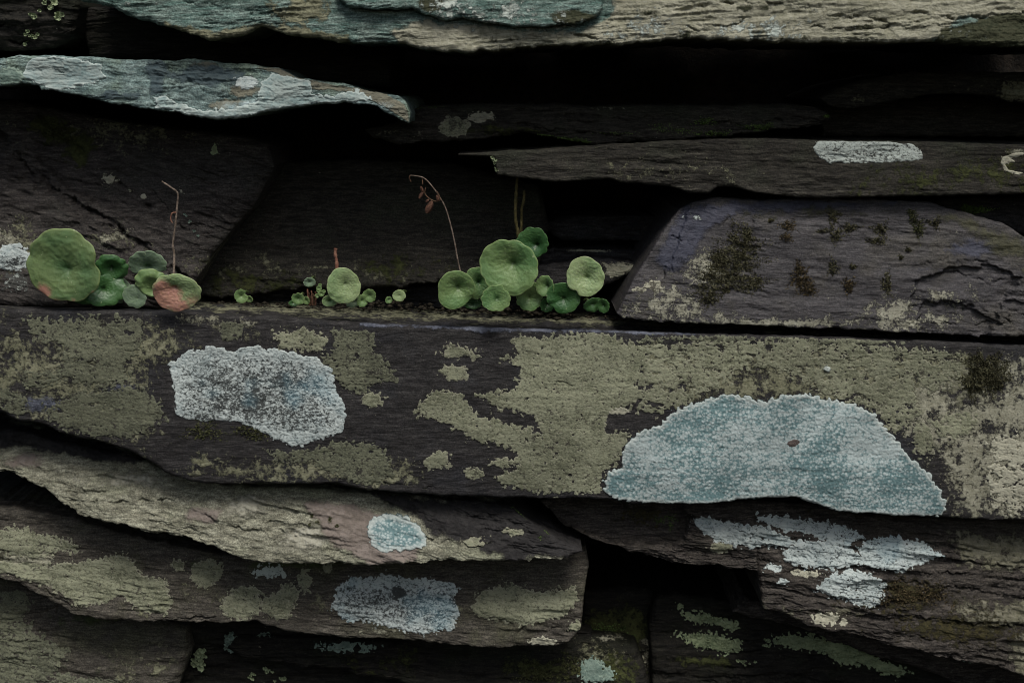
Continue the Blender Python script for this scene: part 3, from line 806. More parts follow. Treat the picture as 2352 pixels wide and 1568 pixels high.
s_rt = Stone('slate_stone', 'dark arched slab at the right edge under the black gap', M['brown'], 0.058,
    [(1885, 225), (1950, 190), (2100, 165), (W - 3, 165), (W, 200)],
    [(1885, 228), (1915, 252), (1994, 246), (2045, 235), (2130, 218), (2198, 216), (2266, 221), (2352, 238), (W - 3, 250), (W, 202)], 19, amp=1.3, lean=0.3, bev=4,
    zones=[('a', [(2220, 205, 30, 12), (2330, 210, 50, 30), (1970, 230, 20, 15)], 18, 0.62)])
s_rb = Stone('slate_stone', 'black recessed block in the hollow under the arched slab', M['brown'], 0.10,
    [(1880, 260), (1890, 225), (W - 3, 215), (W, 260)], [(1880, 262), (1890, 315), (W - 3, 315), (W, 262)], 20)
s_long = Stone('slate_stone', 'long straight grey brown slab with a white rounded lichen patch', M['brown'], 0.012,
    [(1052, 354), (1100, 351), (1218, 343), (1354, 335), (1576, 322), (1722, 318), (1875, 322), (2000, 324), (2164, 326), (2352, 333), (W - 3, 336), (W, 380)],
    [(1052, 357), (1100, 360), (1132, 363), (1141, 403), (1194, 408), (1269, 419), (1405, 411), (1432, 421), (1551, 430), (1582, 445), (1627, 445), (1650, 429), (1681, 431), (1756, 446), (1858, 456), (2062, 452), (2352, 446), (W - 3, 444), (W, 382)], 21,
    amp=0.7, terr=0.45, bev=2.2, rag=1.8, lean=0.1, ledge=0.035, tilt=-0.03,
    zones=[('c', [[(1950, 400), (2450, 300), (2450, 460), (1900, 460)]], 90, 0.62), ('b', [(2345, 350, 30, 6)], 5), ('a', [(1500, 400, 200, 50)], 60, 0.47)],
    cracks=[([(1862, 325), (1872, 370)], 1.5, 0.4)])
s_long.crust('lichen_patch', [[(1867, 340), (1880, 325), (1920, 320), (1990, 322), (2060, 328), (2098, 332), (2120, 348), (2119, 366), (2090, 371), (2000, 373), (1905, 374), (1885, 364), (1872, 352)]], M['crust_grey'], 0.7, rag=2.5, rimw=3, worn=[((2010, 356, 6, 4), 3, 0.6), ((2000, 350, 120, 30), 40, 0.30)], label='white rounded bar shaped patch')
s_long.crust('lichen_patch', [[(2300, 375), (2305, 360), (2325, 353), (2352, 350), (2350, 358), (2322, 364), (2335, 372), (2310, 378), (2318, 390), (2350, 398), (2340, 402), (2308, 393)]], M['crust_cream'], 0.5, rag=2, rimw=3, step=1.4)
s_long.foliose('leafy_lichen', [(1135, 372, 6, 8), (1136, 390, 8, 10)], M['foliose'], 14, 5, size=0.45)
# ---------------------------------------------------------------- purple stone and what lies behind
s_purple = Stone('slate_stone', 'purple grey block with a slanting left end and moss tufts on its face', M['purple'], 0.010,
    [(1416, 716), (1425, 700), (1456, 640), (1483, 600), (1524, 538), (1565, 484), (1600, 466), (1650, 456), (1750, 462), (1860, 457), (1950, 458), (2060, 462), (2150, 468), (2200, 483), (2280, 505), (2330, 525), (2365, 548), (W - 3, 590), (W, 640)],
    [(1416, 718), (1430, 728), (1475, 733), (1552, 739), (1620, 740), (1722, 744), (1858, 750), (1994, 755), (2130, 764), (2232, 769), (2352, 768), (W - 3, 770), (W, 642)], 22,
    amp=0.8, terr=0.45, bev=1.5, rag=3.0, lean=0.22, tilt=-0.08,
    zones=[('c', [[(1500, 600), (1540, 520), (1580, 470), (1900, 455), (2150, 465), (1950, 490), (1700, 500), (1630, 540), (1580, 620), (1530, 640)], ], 26, 0.75), ('c', [(2260, 570, 90, 30), (2130, 620, 60, 12)], 30, 0.62),
           ('d', [[(2050, 480), (2200, 485), (2360, 545), (2450, 620), (2300, 600), (2200, 520)], (1900, 490, 200, 25), (2380, 620, 40, 40)], 34, 0.68),
           ('b', [[(1425, 735), (1440, 690), (1520, 640), (1580, 640), (1620, 700), (1720, 722), (1860, 730), (2000, 712), (2070, 690), (2110, 720), (2150, 770), (1450, 745)], (1640, 620, 80, 50)], 40, 0.57), ('b', [(1800, 738, 330, 12)], 10, 0.68),
           ('b', [(2050, 710, 60, 28), (2170, 680, 60, 16), (2120, 735, 80, 16)], 24, 0.72)],
    cracks=[([(1683, 480), (1668, 520)], 1.6, 1.4), ([(1735, 495), (1735, 535)], 2.0, 1.8), ([(2130, 605), (2200, 598), (2290, 605), (2320, 640)], 4, 1.5), ([(2110, 640), (2200, 625), (2270, 650), (2352, 640)], 3.5, 1.4),
            ([(2095, 700), (2180, 702), (2240, 715)], 3, 1.4), ([(2290, 700), (2352, 722)], 2.5, 1.2), ([(2080, 735), (2200, 745), (2300, 740)], 3, 1.4), ([(2200, 700), (2290, 720), (2330, 750)], 3, 1.8), ([(1548, 545), (1580, 560)], 3, 1.8), ([(1530, 575), (1545, 620)], 5, 2)],
    steps=[([(2100, 645), (2180, 615), (2280, 612), (2345, 640), (2300, 690), (2260, 770), (2110, 775), (2080, 720)], 2.6), ([(2120, 690), (2230, 700), (2290, 740), (2200, 790), (2090, 780)], 2.4), ([(1400, 600), (1490, 560), (1560, 470), (1600, 440), (1560, 560), (1525, 640), (1440, 660)], 1.6), ([(2300, 690), (2500, 700), (2500, 800), (2330, 780)], 1.8)])
moss_spots = [((1710, 560, 42, 36), (1685, 600, 62, 32), (1665, 645, 72, 32), (1625, 680, 22, 24), (1735, 650, 20, 20), (1720, 540, 12, 22), (1650, 600, 18, 24)),
              ((1920, 500, 14, 20), (1925, 540, 18, 20), (1960, 525, 20, 10)), ((2105, 500, 10, 16), (2118, 525, 14, 22), (2100, 490, 8, 8)), ((2030, 530, 18, 16), (2020, 555, 26, 9)),
              ((1815, 520, 20, 12), (1810, 545, 14, 10)), ((1840, 640, 26, 26), (1855, 665, 22, 16), (1835, 615, 12, 14)), ((1915, 615, 12, 18),), ((1960, 612, 8, 7),), ((1948, 655, 14, 18),), ((2155, 515, 13, 13),), ((2035, 650, 12, 26),), ((1895, 532, 14, 5),), ((2090, 575, 8, 5),), ((1775, 508, 6, 4),), ((2072, 592, 5, 6),)]
for i, b in enumerate(moss_spots):
    tot = sum(q[2] * q[3] for q in b)
    s_purple.tuft('moss_tuft', list(b), M['moss_brown'] if i in (5, 8, 4) else (M['moss'] if i == 2 else M['moss_mix']), int(tot * 1.25) + 60, 0.8, 20 + i, out=1.8, label='largest dark moss cushion' if i == 0 else None)
s_purple.crust('lichen_patch', [(1500, 655, 22, 14), (1470, 665, 16, 10)], M['crust_cream'], 0.4, rag=9, worn=[((1490, 660, 40, 30), 20, 0.45)])
s_purple.crust('lichen_patch', [(1600, 503, 16, 7)], M['crust_white'], 0.3, rag=8, worn=[((1600, 503, 30, 20), 10, 0.5)])
s_pr = Stone('slate_stone', 'small dark block wedged at the right edge above the purple block', M['slate_moss'], 0.045,
    [(2150, 470), (2170, 456), (W - 3, 452), (W, 490)], [(2150, 472), (2200, 495), (2300, 530), (W - 3, 570), (W, 492)], 23, lean=0.4)
s_pr.tuft('moss_tuft', [(2240, 482, 34, 9), (2225, 478, 16, 7)], M['moss_green'], 900, 0.9, 2, out=2.2, label='bright green moss cushion')
s_ba = Stone('slate_stone', 'thin black slab deep in the gap, upper of two left of the purple block', M['slate'], 0.085,
    [(1240, 520), (1290, 498), (1560, 495), (1600, 520)], [(1240, 522), (1290, 552), (1560, 552), (1600, 522)], 24, terr=2, lean=0.5, amp=1.3)
s_bb = Stone('slate_stone', 'thin dark flaky slab in the gap with one bright broken edge', M['slate'], 0.07,
    [(1215, 590), (1270, 572), (1400, 575), (1500, 580), (1540, 600)], [(1215, 592), (1270, 622), (1400, 620), (1500, 612), (1540, 602)], 25, terr=2.2, lean=0.7, amp=1.4,
    zones=[('b', [(1350, 578, 45, 3)], 3)])
s_bc = Stone('slate_stone', 'pointed lichen speckled slab tip behind the pale notched leaf', M['slate'], 0.045,
    [(1180, 650), (1240, 612), (1330, 598), (1400, 594), (1475, 609), (1484, 612)], [(1180, 652), (1240, 680), (1330, 680), (1400, 652), (1470, 622), (1484, 615)], 26, terr=1.2, amp=1.0, lean=0.3,
    zones=[('b', [[(1380, 600), (1480, 605), (1475, 620), (1400, 645), (1390, 625)]], 10, 0.66)])
s_sill = Stone('slate_stone', 'low dark filler slab in the crevice behind the leaf row', M['slate_moss'], 0.074,
    [(440, 688), (460, 660), (900, 655), (1300, 668), (1440, 690), (1460, 705)], [(440, 690), (460, 712), (900, 712), (1440, 728), (1460, 708)], 27, amp=1.6, terr=2, bev=3)
# ---------------------------------------------------------------- the great slab
s_big = Stone('slate_stone', 'great lichen covered slab running the whole width below the leaves', M['slate'], 0.0,
    [(E, 740), (E + 3, 712), (0, 713), (400, 722), (700, 738), (868, 749), (1099, 758), (1354, 762), (1576, 770), (1858, 776), (2352, 797), (W - 3, 800), (W, 900)],
    [(E, 742), (E + 3, 925), (0, 948), (37, 966), (102, 975), (150, 1000), (220, 1012), (280, 1028), (316, 1043), (360, 1068), (381, 1085), (435, 1105), (510, 1111), (776, 1108), (844, 1123), (980, 1133), (1150, 1141), (1320, 1143), (1405, 1146), (1456, 1154),
     (1552, 1155), (1637, 1154), (1715, 1143), (1824, 1140), (1875, 1157), (1926, 1172), (2062, 1180), (2198, 1187), (2352, 1191), (W - 3, 1192), (W, 902)], 28,
    amp=0.4, terr=0.15, bev=2.2, rag=2.0, lean=0.09, ledge=0.085, depth=0.19, bulge=1.2,
    zones=[('a', [[(-100, 730), (400, 735), (700, 745), (760, 800), (500, 790), (350, 900), (400, 1100), (100, 980), (-100, 940)]], 60, 0.50),
           ('a', [[(-100, 600), (2500, 640), (2500, 792), (1860, 770), (1350, 754), (870, 742), (400, 716), (-100, 706)]], 16, 0.535), ('b', [(430, 735, 120, 10), (560, 745, 80, 10)], 14, 0.56),  # first zone: olive film that also paints the ledge lighter, as if lit
           ('a', [[(450, 1030), (620, 1040), (940, 1040), (1000, 1130), (400, 1110), (380, 1060)]], 30, 0.52),
           ('b', [[(2080, 870), (2230, 820), (2450, 800), (2450, 1210), (2180, 1200), (2140, 1080), (2060, 1000)]], 40, 0.57),
           ('a', [[(1430, 780), (2300, 800), (2200, 950), (2000, 940), (1500, 930)]], 40, 0.56),
           ('c', [[(820, 742), (1100, 750), (1354, 756), (1700, 768), (1700, 778), (1354, 772), (1100, 768), (820, 756)]], 8, 0.6), ('c', [(100, 930, 60, 24), (270, 890, 40, 10), (800, 600, 1, 1)], 16, 0.75)],  # long strip paints a highlight along the ledge's front edge
    cracks=[([(1280, 880), (1320, 884)], 2, 1.0), ([(850, 1100), (1000, 1118)], 2, 1.2)])
s_big.crust('lichen_patch', [[(1388, 1105), (1398, 1082), (1428, 1070), (1433, 1020), (1470, 990), (1520, 975), (1540, 950), (1600, 925), (1665, 907), (1712, 913), (1755, 926), (1800, 910), (1850, 904), (1890, 916), (1950, 926), (2005, 948), (2030, 982), (2060, 1012), (2090, 1050), (2130, 1085), (2150, 1120), (2167, 1152), (2160, 1178), (2100, 1182), (2000, 1176), (1926, 1170), (1875, 1155), (1830, 1139), (1720, 1142), (1650, 1153), (1560, 1154), (1480, 1151), (1410, 1140), (1390, 1125)]],
            M['crust_blue'], 1.0, rag=9, rsc=21, spk=0.25, grow=2, rimw=17, grain=0.3, label='huge pale blue half round patch', worn=[((1502, 1058, 7, 3), 2, 1.0)])
s_big.crust('rust_spot', [(1821, 1015, 18, 10)], M['spot'], 1.35, rag=2, grain=0.1, step=1.3)
s_big.crust('lichen_patch', [[(388, 840), (420, 815), (480, 798), (530, 810), (570, 797), (650, 808), (720, 825), (760, 850), (768, 890), (790, 925), (795, 960), (790, 990), (750, 1000), (690, 1022), (640, 1010), (600, 990), (540, 965), (460, 965), (405, 950), (400, 900), (392, 860)]],
            M['crust_white'], 0.8, rag=8, rsc=22, spk=0.9, grow=2, rimw=7, grain=0.6, label='large bluish white speckled patch',
            worn=[((500, 880, 60, 16), 30, 0.5), ((650, 880, 70, 18), 30, 0.62), ((560, 935, 90, 34), 40, 0.62), ((480, 960, 80, 14), 20, 0.6), ((650, 940, 60, 60), 60, 0.42), ((590, 910, 190, 90), 90, 0.42)])
olives = [
    (M['crust_dull'], 'broad dull olive crust at the left', [[(60, 735), (200, 728), (330, 740), (325, 790), (290, 840), (300, 880), (210, 890), (150, 880), (60, 895), (30, 860), (120, 850), (130, 800), (60, 770)]], 20, 0.5),
    (M['crust_dull'], None, [[(100, 930), (160, 905), (240, 895), (330, 890), (370, 930), (380, 960), (330, 985), (300, 1008), (230, 1005), (150, 990), (110, 970)]], 16, 0.4),
    (M['crust_dull'], None, [[(-60, 880), (20, 890), (70, 920), (50, 955), (0, 945), (-60, 930)]], 14, 0.5),
    (M['crust_dull'], None, [[(500, 738), (560, 750), (545, 780), (505, 785)]], 9, 0.4),
    (M['crust_olive'], None, [[(620, 765), (700, 757), (755, 775), (740, 805), (680, 812), (640, 795)]], 12, 0.5),
    (M['crust_dull'], None, [[(765, 760), (860, 760), (865, 810), (900, 850), (905, 870), (850, 895), (800, 905), (760, 860), (740, 825), (765, 800)]], 15, 0.45),
    (M['crust_olive'], None, [(855, 918, 26, 18)], 8, 0),
    (M['crust_olive'], None, [(1058, 812, 46, 14), (1040, 806, 20, 12), (1085, 820, 20, 10)], 8, 0),
    (M['crust_olive'], None, [(1045, 858, 31, 18)], 7, 0),
    (M['crust_olive'], None, [[(945, 945), (960, 925), (1000, 895), (1060, 905), (1080, 935), (1110, 960), (1180, 975), (1225, 985), (1220, 1008), (1180, 1028), (1140, 1020), (1090, 1010), (1010, 970), (960, 955)]], 12, 0.25),
    (M['crust_olive'], 'giant olive crust in the middle of the slab', [[(1165, 780), (1300, 768), (1400, 770), (1450, 800), (1480, 830), (1460, 880), (1485, 905), (1440, 932), (1400, 950), (1400, 985), (1470, 985), (1432, 1015), (1425, 1062), (1385, 1085), (1385, 1130), (1250, 1130), (1160, 1115), (1140, 1095), (1180, 1070), (1190, 1040), (1160, 1022), (1240, 990), (1230, 960), (1130, 930), (1100, 905), (1180, 890), (1190, 845), (1150, 825), (1185, 820)]], 14, 0.3),
    (M['crust_olive'], 'wide olive crust above the huge blue patch', [[(1400, 790), (1550, 785), (1800, 782), (2000, 790), (2180, 808), (2235, 830), (2180, 880), (2110, 900), (2120, 950), (2080, 990), (2050, 1005), (2010, 948), (1900, 912), (1850, 880), (1790, 850), (1700, 850), (1650, 890), (1560, 935), (1500, 955), (1462, 938), (1475, 905), (1440, 870), (1430, 830)]], 17, 0.62),
    (M['crust_dull'], None, [[(610, 1030), (700, 1035), (760, 1012), (860, 1015), (900, 1050), (910, 1090), (860, 1108), (790, 1100), (720, 1060), (640, 1060)]], 14, 0.4),
    (M['crust_olive'], None, [(1003, 1058, 34, 20), (1015, 1045, 20, 12)], 9, 0), (M['crust_olive'], None, [(1090, 1085, 24, 13)], 7, 0), (M['crust_olive'], None, [(1150, 1060, 30, 12)], 7, 0),
    (M['crust_cream'], None, [(1423, 943, 28, 9)], 6, 0), (M['crust_olive'], None, [(2120, 1010, 26, 40), (2190, 975, 60, 30)], 14, 0.5), (M['crust_cream'], None, [(2330, 1080, 70, 90)], 20, 0.75),
    (M['crust_dull'], None, [(1650, 780, 160, 6), (1950, 788, 120, 7)], 8, 0.4)]
for i, (m_, lb, sh, rg_, ho) in enumerate(olives):
    s_big.crust('lichen_patch', sh, m_, 0.55, rag=rg_, rsc=18, rimw=6, label=lb, holes=ho, seed=i, grain=0.35)
s_big.crust('pale_fleck', [(1902, 849, 9, 8)], M['crust_grey'], 2.0, rag=2, step=1.3)
s_big.tuft('moss_tuft', [(2265, 848, 42, 36), (2285, 872, 34, 28), (2240, 882, 32, 24)], M['moss_mix'], 6500, 0.85, 3, out=2.0, label='round dark brown moss cushion')
s_big.tuft('moss_tuft', [(470, 990, 44, 20), (570, 985, 34, 16), (590, 1000, 24, 12)], M['moss'], 900, 1.0, 6, out=1.2)
# ---------------------------------------------------------------- lower left courses
s_curve = Stone('slate_stone', 'curving tan slab just under the great slab at left', M['tan'], 0.008,
    [(E, 1010), (E + 3, 985), (0, 1005), (100, 1030), (200, 1048), (300, 1066), (400, 1102), (520, 1122), (700, 1128), (900, 1142), (1100, 1155), (1180, 1168), (1232, 1203), (1276, 1225), (1336, 1250)],
    [(E, 1012), (E + 3, 1075), (0, 1092), (44, 1106), (99, 1129), (150, 1163), (190, 1184), (289, 1201), (357, 1218), (459, 1231), (530, 1255), (578, 1269), (656, 1276), (776, 1276), (861, 1281), (946, 1272), (1031, 1268), (1184, 1269), (1286, 1269), (1336, 1253)], 29,
    amp=1.2, terr=1.3, bev=2.6, rag=4, lean=0.55, tilt=-0.18, ledge=0.02,
    zones=[('a', [[(690, 1150), (800, 1150), (990, 1210), (960, 1270), (860, 1280), (760, 1240)], (40, 1070, 50, 20), (480, 1180, 60, 20)], 22, 0.75),
           ('c', [[(860, 1140), (1180, 1150), (1400, 1260), (1180, 1275), (1100, 1230), (990, 1210), (940, 1180)]], 32), ('c', [[(-100, 970), (200, 1035), (330, 1065), (300, 1080), (100, 1060), (-100, 1040)]], 14, 0.8),  # dark zones paint the shaded top and the great slab's shadow
           ('b', [(560, 1165, 80, 30), (400, 1130, 40, 12), (300, 1110, 120, 22), (700, 1225, 70, 30)], 24, 0.68)],
    cracks=[([(160, 1150), (240, 1158), (330, 1148), (400, 1152)], 4, 3), ([(470, 1180), (560, 1210), (660, 1208), (740, 1225)], 3.5, 2.6), ([(70, 1085), (110, 1095), (120, 1110)], 1.6, 1.0), ([(560, 1190), (650, 1195), (720, 1200)], 2.5, 2), ([(150, 1180), (160, 1110)], 1.4, 0.8), ([(700, 1265), (820, 1258)], 3, 1.5), ([(980, 1225), (1100, 1240), (1180, 1225)], 3.5, 2)])
s_curve.crust('lichen_patch', [[(846, 1205), (860, 1184), (890, 1176), (925, 1182), (955, 1196), (980, 1222), (982, 1238), (955, 1246), (920, 1244), (885, 1250), (858, 1236)]], M['crust_blue'], 0.9, rag=5, rimw=22, grow=2, label='oval blue white patch with a greener centre', worn=[((915, 1213, 28, 13), 14, 0.42)])
s_curve.crust('lichen_patch', [(1085, 1232, 28, 8), (1100, 1225, 20, 6)], M['crust_olive'], 0.6, rag=5, step=1.4)
s_curve.crust('lichen_patch', [(1185, 1214, 24, 9)], M['crust_olive'], 1.2, rag=5)
s_curve.tufts('moss_tuft', [(1255, 1210, 6, 4), (1240, 1225, 5, 4), (1190, 1165, 16, 4)], M['moss_green'], 120, 0.7, 4, out=1)
s_curve.tufts('moss_tuft', [(760, 1188, 5, 6), (718, 1180, 5, 5), (715, 1195, 4, 4), (733, 1192, 4, 3), (777, 1200, 5, 4)], M['moss'], 220, 0.8, 8, out=0.8)
s_third = Stone('slate_stone', 'grey brown slab with olive and white lichen ending in a square right end', M['grey_tan'], 0.022,
    [(E, 1200), (E + 3, 1160), (0, 1178), (150, 1200), (300, 1240), (500, 1278), (656, 1290), (850, 1294), (1100, 1284), (1330, 1264), (1348, 1262), (1353, 1300)],
    [(E, 1202), (E + 3, 1310), (0, 1331), (41, 1341), (102, 1368), (153, 1398), (190, 1410), (265, 1417), (374, 1418), (442, 1422), (544, 1420), (585, 1417), (629, 1432), (680, 1446), (776, 1452), (895, 1456), (1014, 1466), (1133, 1473), (1269, 1473), (1306, 1463), (1334, 1435), (1343, 1350), (1353, 1302)], 30,
    amp=0.9, terr=0.75, bev=2.0, rag=3.2, lean=0.28, tilt=-0.12, ledge=0.02,
    zones=[('a', [(620, 1380, 700, 40)], 60, 0.44), ('c', [(650, 1300, 400, 14), (440, 1300, 80, 20)], 20, 0.6), ('b', [(860, 1440, 90, 10), (60, 1290, 90, 30)], 16, 0.52)],
    cracks=[([(410, 1412), (500, 1410)], 4, 2), ([(1180, 1440), (1230, 1425), (1310, 1440)], 3.5, 2.2), ([(760, 1440), (900, 1448)], 3, 1.6), ([(10, 1318), (100, 1350), (170, 1390)], 3, 1.6)])
s_third.crust('lichen_patch', [[(765, 1385), (775, 1345), (810, 1325), (880, 1318), (950, 1327), (1030, 1332), (1055, 1348), (1045, 1375), (1060, 1400), (1040, 1438), (980, 1446), (900, 1434), (850, 1420), (780, 1412)]], M['crust_white'], 0.9, rag=9, rsc=14, rimw=4, grain=0.7, label='large shaggy white patch with a dark round hole', worn=[((916, 1355, 15, 13), 4, 1.0), ((1045, 1375, 14, 12), 6, 0.7), ((915, 1385, 300, 100), 60, 0.3)])
for i, (m_, lb, sh, rg_, ho) in enumerate([
    (M['crust_olive'], None, [[(-60, 1215), (0, 1222), (100, 1232), (180, 1252), (178, 1268), (120, 1278), (70, 1290), (0, 1270), (-60, 1265)]], 12, 0.35),
    (M['crust_olive'], 'wide yellowish olive crust near the left end', [[(115, 1305), (150, 1288), (240, 1285), (290, 1273), (310, 1300), (320, 1318), (378, 1328), (400, 1372), (388, 1405), (330, 1400), (280, 1368), (230, 1385), (180, 1390), (150, 1362), (60, 1335), (-60, 1300), (-60, 1285), (60, 1292)]], 10, 0.12),
    (M['crust_olive'], None, [(473, 1315, 38, 30)], 8, 0.1), (M['crust_olive'], None, [(410, 1298, 18, 15)], 6, 0.1),
    (M['crust_olive'], None, [(558, 1380, 48, 36)], 11, 0.12), (M['crust_olive'], None, [(645, 1385, 42, 30), (665, 1360, 24, 26), (700, 1335, 14, 26)], 11, 0.25),
    (M['crust_grey'], None, [(620, 1317, 36, 12)], 8, 0.1), (M['crust_olive'], None, [(750, 1310, 12, 9)], 6, 0.2),
    (M['crust_olive'], 'yellowish olive crust beside the shaggy white patch', [[(1078, 1388), (1100, 1355), (1170, 1335), (1235, 1355), (1320, 1345), (1330, 1372), (1295, 1412), (1210, 1425), (1140, 1418), (1090, 1405)]], 9, 0.08),
    (M['crust_cream'], None, [(1250, 1461, 34, 9)], 5, 0.1), (M['crust_olive'], None, [(1320, 1430, 20, 12)], 8, 0.3)]):
    s_third.crust('lichen_patch', sh, m_, 0.6, rag=rg_, rsc=15, rimw=6, label=lb, holes=ho, seed=i, grain=0.35)
s_bl = Stone('slate_stone', 'olive lichened block in the bottom left corner', M['grey_tan'], 0.036,
    [(E, 1400), (E + 3, 1330), (0, 1348), (60, 1370), (130, 1400), (200, 1425), (350, 1438), (425, 1450), (435, 1500)],
    [(E, 1402), (E + 3, 1660), (380, 1660), (415, 1560), (435, 1502)], 31, amp=1.5, terr=1.0, bev=6, lean=0.3, rag=3, tilt=-0.15,
    zones=[('a', [(330, 1540, 120, 90)], 70, 0.47), ('c', [(200, 1560, 260, 60)], 80, 0.52), ('c', [(200, 1430, 150, 20)], 20, 0.6)],
    cracks=[([(80, 1415), (120, 1405), (125, 1430)], 3, 2), ([(180, 1430), (290, 1470)], 4, 2)])
for i, (sh, rg_, ho) in enumerate([([[(-60, 1400), (30, 1420), (50, 1440), (100, 1470), (150, 1500), (130, 1530), (110, 1568), (-60, 1680)]], 18, 0.45), ([(230, 1570, 60, 20)], 10, 0.2), ([(20, 1400, 40, 30)], 12, 0.4), ([(150, 1560, 30, 14)], 9, 0.3)]):
    s_bl.crust('lichen_patch', sh, M['crust_dull'], 0.6, rag=rg_, rsc=18, rimw=6, holes=ho, seed=i, grain=0.4)
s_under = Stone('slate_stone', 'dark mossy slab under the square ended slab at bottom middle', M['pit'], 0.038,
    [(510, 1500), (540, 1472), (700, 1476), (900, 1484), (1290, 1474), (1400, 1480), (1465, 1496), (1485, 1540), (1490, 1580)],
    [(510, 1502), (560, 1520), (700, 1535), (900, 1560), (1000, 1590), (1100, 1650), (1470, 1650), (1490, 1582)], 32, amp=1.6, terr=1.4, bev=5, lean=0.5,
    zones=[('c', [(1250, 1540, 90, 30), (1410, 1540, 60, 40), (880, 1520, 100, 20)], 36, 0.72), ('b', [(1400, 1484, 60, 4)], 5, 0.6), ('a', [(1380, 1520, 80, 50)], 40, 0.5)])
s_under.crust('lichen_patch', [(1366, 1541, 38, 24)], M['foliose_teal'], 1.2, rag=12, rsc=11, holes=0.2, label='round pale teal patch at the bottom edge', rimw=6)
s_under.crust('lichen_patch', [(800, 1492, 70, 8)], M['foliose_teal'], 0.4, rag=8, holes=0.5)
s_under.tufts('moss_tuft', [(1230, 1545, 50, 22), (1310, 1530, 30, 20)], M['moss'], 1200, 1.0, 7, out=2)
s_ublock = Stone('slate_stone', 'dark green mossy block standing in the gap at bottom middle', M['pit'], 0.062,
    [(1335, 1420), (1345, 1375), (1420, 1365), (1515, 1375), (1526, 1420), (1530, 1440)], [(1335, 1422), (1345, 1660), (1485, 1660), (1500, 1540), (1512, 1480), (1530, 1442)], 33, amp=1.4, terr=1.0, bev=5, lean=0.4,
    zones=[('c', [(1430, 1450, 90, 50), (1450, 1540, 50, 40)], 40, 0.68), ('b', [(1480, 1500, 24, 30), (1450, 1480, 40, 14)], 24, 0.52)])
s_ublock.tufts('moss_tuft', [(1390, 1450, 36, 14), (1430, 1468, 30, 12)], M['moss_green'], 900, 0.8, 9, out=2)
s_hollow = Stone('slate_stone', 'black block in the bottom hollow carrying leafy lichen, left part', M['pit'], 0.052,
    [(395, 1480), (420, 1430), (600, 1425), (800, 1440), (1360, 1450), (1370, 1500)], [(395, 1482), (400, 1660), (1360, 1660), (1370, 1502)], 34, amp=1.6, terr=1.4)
s_hollow.foliose('leafy_lichen', [(530, 1470, 16, 22), (560, 1482, 22, 12)], M['foliose_teal'], 34, 11, size=1.0)
s_hollow.foliose('leafy_lichen', [(610, 1468, 46, 14)], M['foliose_teal'], 34, 12, size=1.0)
s_hollow.foliose('leafy_lichen', [(460, 1510, 16, 22), (437, 1505, 5, 6)], M['foliose'], 22, 13, size=0.9)
s_hollow.foliose('leafy_lichen', [(580, 1550, 8, 14), (640, 1558, 14, 8), (615, 1540, 16, 5)], M['foliose'], 16, 14, size=0.6)
# ---------------------------------------------------------------- lower right courses
s_lay = Stone('slate_stone', 'flaky layered block with five white lichen patches under the huge blue patch', M['layered'], 0.008,
    [(1245, 1165), (1290, 1152), (1552, 1170), (1700, 1165), (1850, 1170), (2000, 1192), (2200, 1202), (W - 3, 1206), (W, 1300)],
    [(1245, 1168), (1290, 1212), (1350, 1240), (1439, 1268), (1552, 1296), (1637, 1303), (1742, 1313), (1748, 1390), (1790, 1398), (1858, 1425), (1960, 1446), (2028, 1463), (2130, 1486), (2232, 1500), (2300, 1517), (2352, 1534), (W - 3, 1560), (W, 1302)], 35,
    amp=1.3, terr=1.7, bev=3.0, rag=3.0, lean=0.35, tilt=-0.12, ledge=0.02,
    steps=[([(1550, 1200), (1740, 1202), (1700, 1250), (1560, 1235)], 1.5), ([(1280, 1140), (1560, 1160), (1600, 1200), (1560, 1260), (1400, 1250), (1260, 1200)], 6)],
    zones=[('a', [[(2180, 1220), (2450, 1250), (2450, 1330), (2200, 1300)], (2380, 1480, 80, 60), (1670, 1240, 30, 16), (1800, 1395, 90, 10), (2300, 1400, 120, 30)], 30, 0.72),
           ('c', [(2080, 1360, 150, 40), (2200, 1430, 200, 40), (1480, 1200, 90, 30), (2100, 1190, 220, 16)], 36, 0.64), ('b', [(2400, 1290, 90, 40), (2400, 1480, 80, 50)], 40, 0.52)],
    cracks=[([(2160, 1282), (2290, 1300), (2420, 1330)], 5, 4), ([(1750, 1318), (1900, 1302), (2150, 1312), (2300, 1325)], 3.5, 2.6), ([(1560, 1262), (1700, 1285), (1780, 1290)], 3, 2.4), ([(1800, 1392), (2000, 1400), (2400, 1430)], 4, 4), ([(2050, 1330), (2200, 1345), (2400, 1380)], 3.5, 3), ([(1900, 1430), (2100, 1445), (2300, 1480)], 3, 2.5), ([(1680, 1215), (1720, 1235), (1830, 1240)], 3, 2), ([(1560, 1230), (1750, 1262)], 3, 2)])
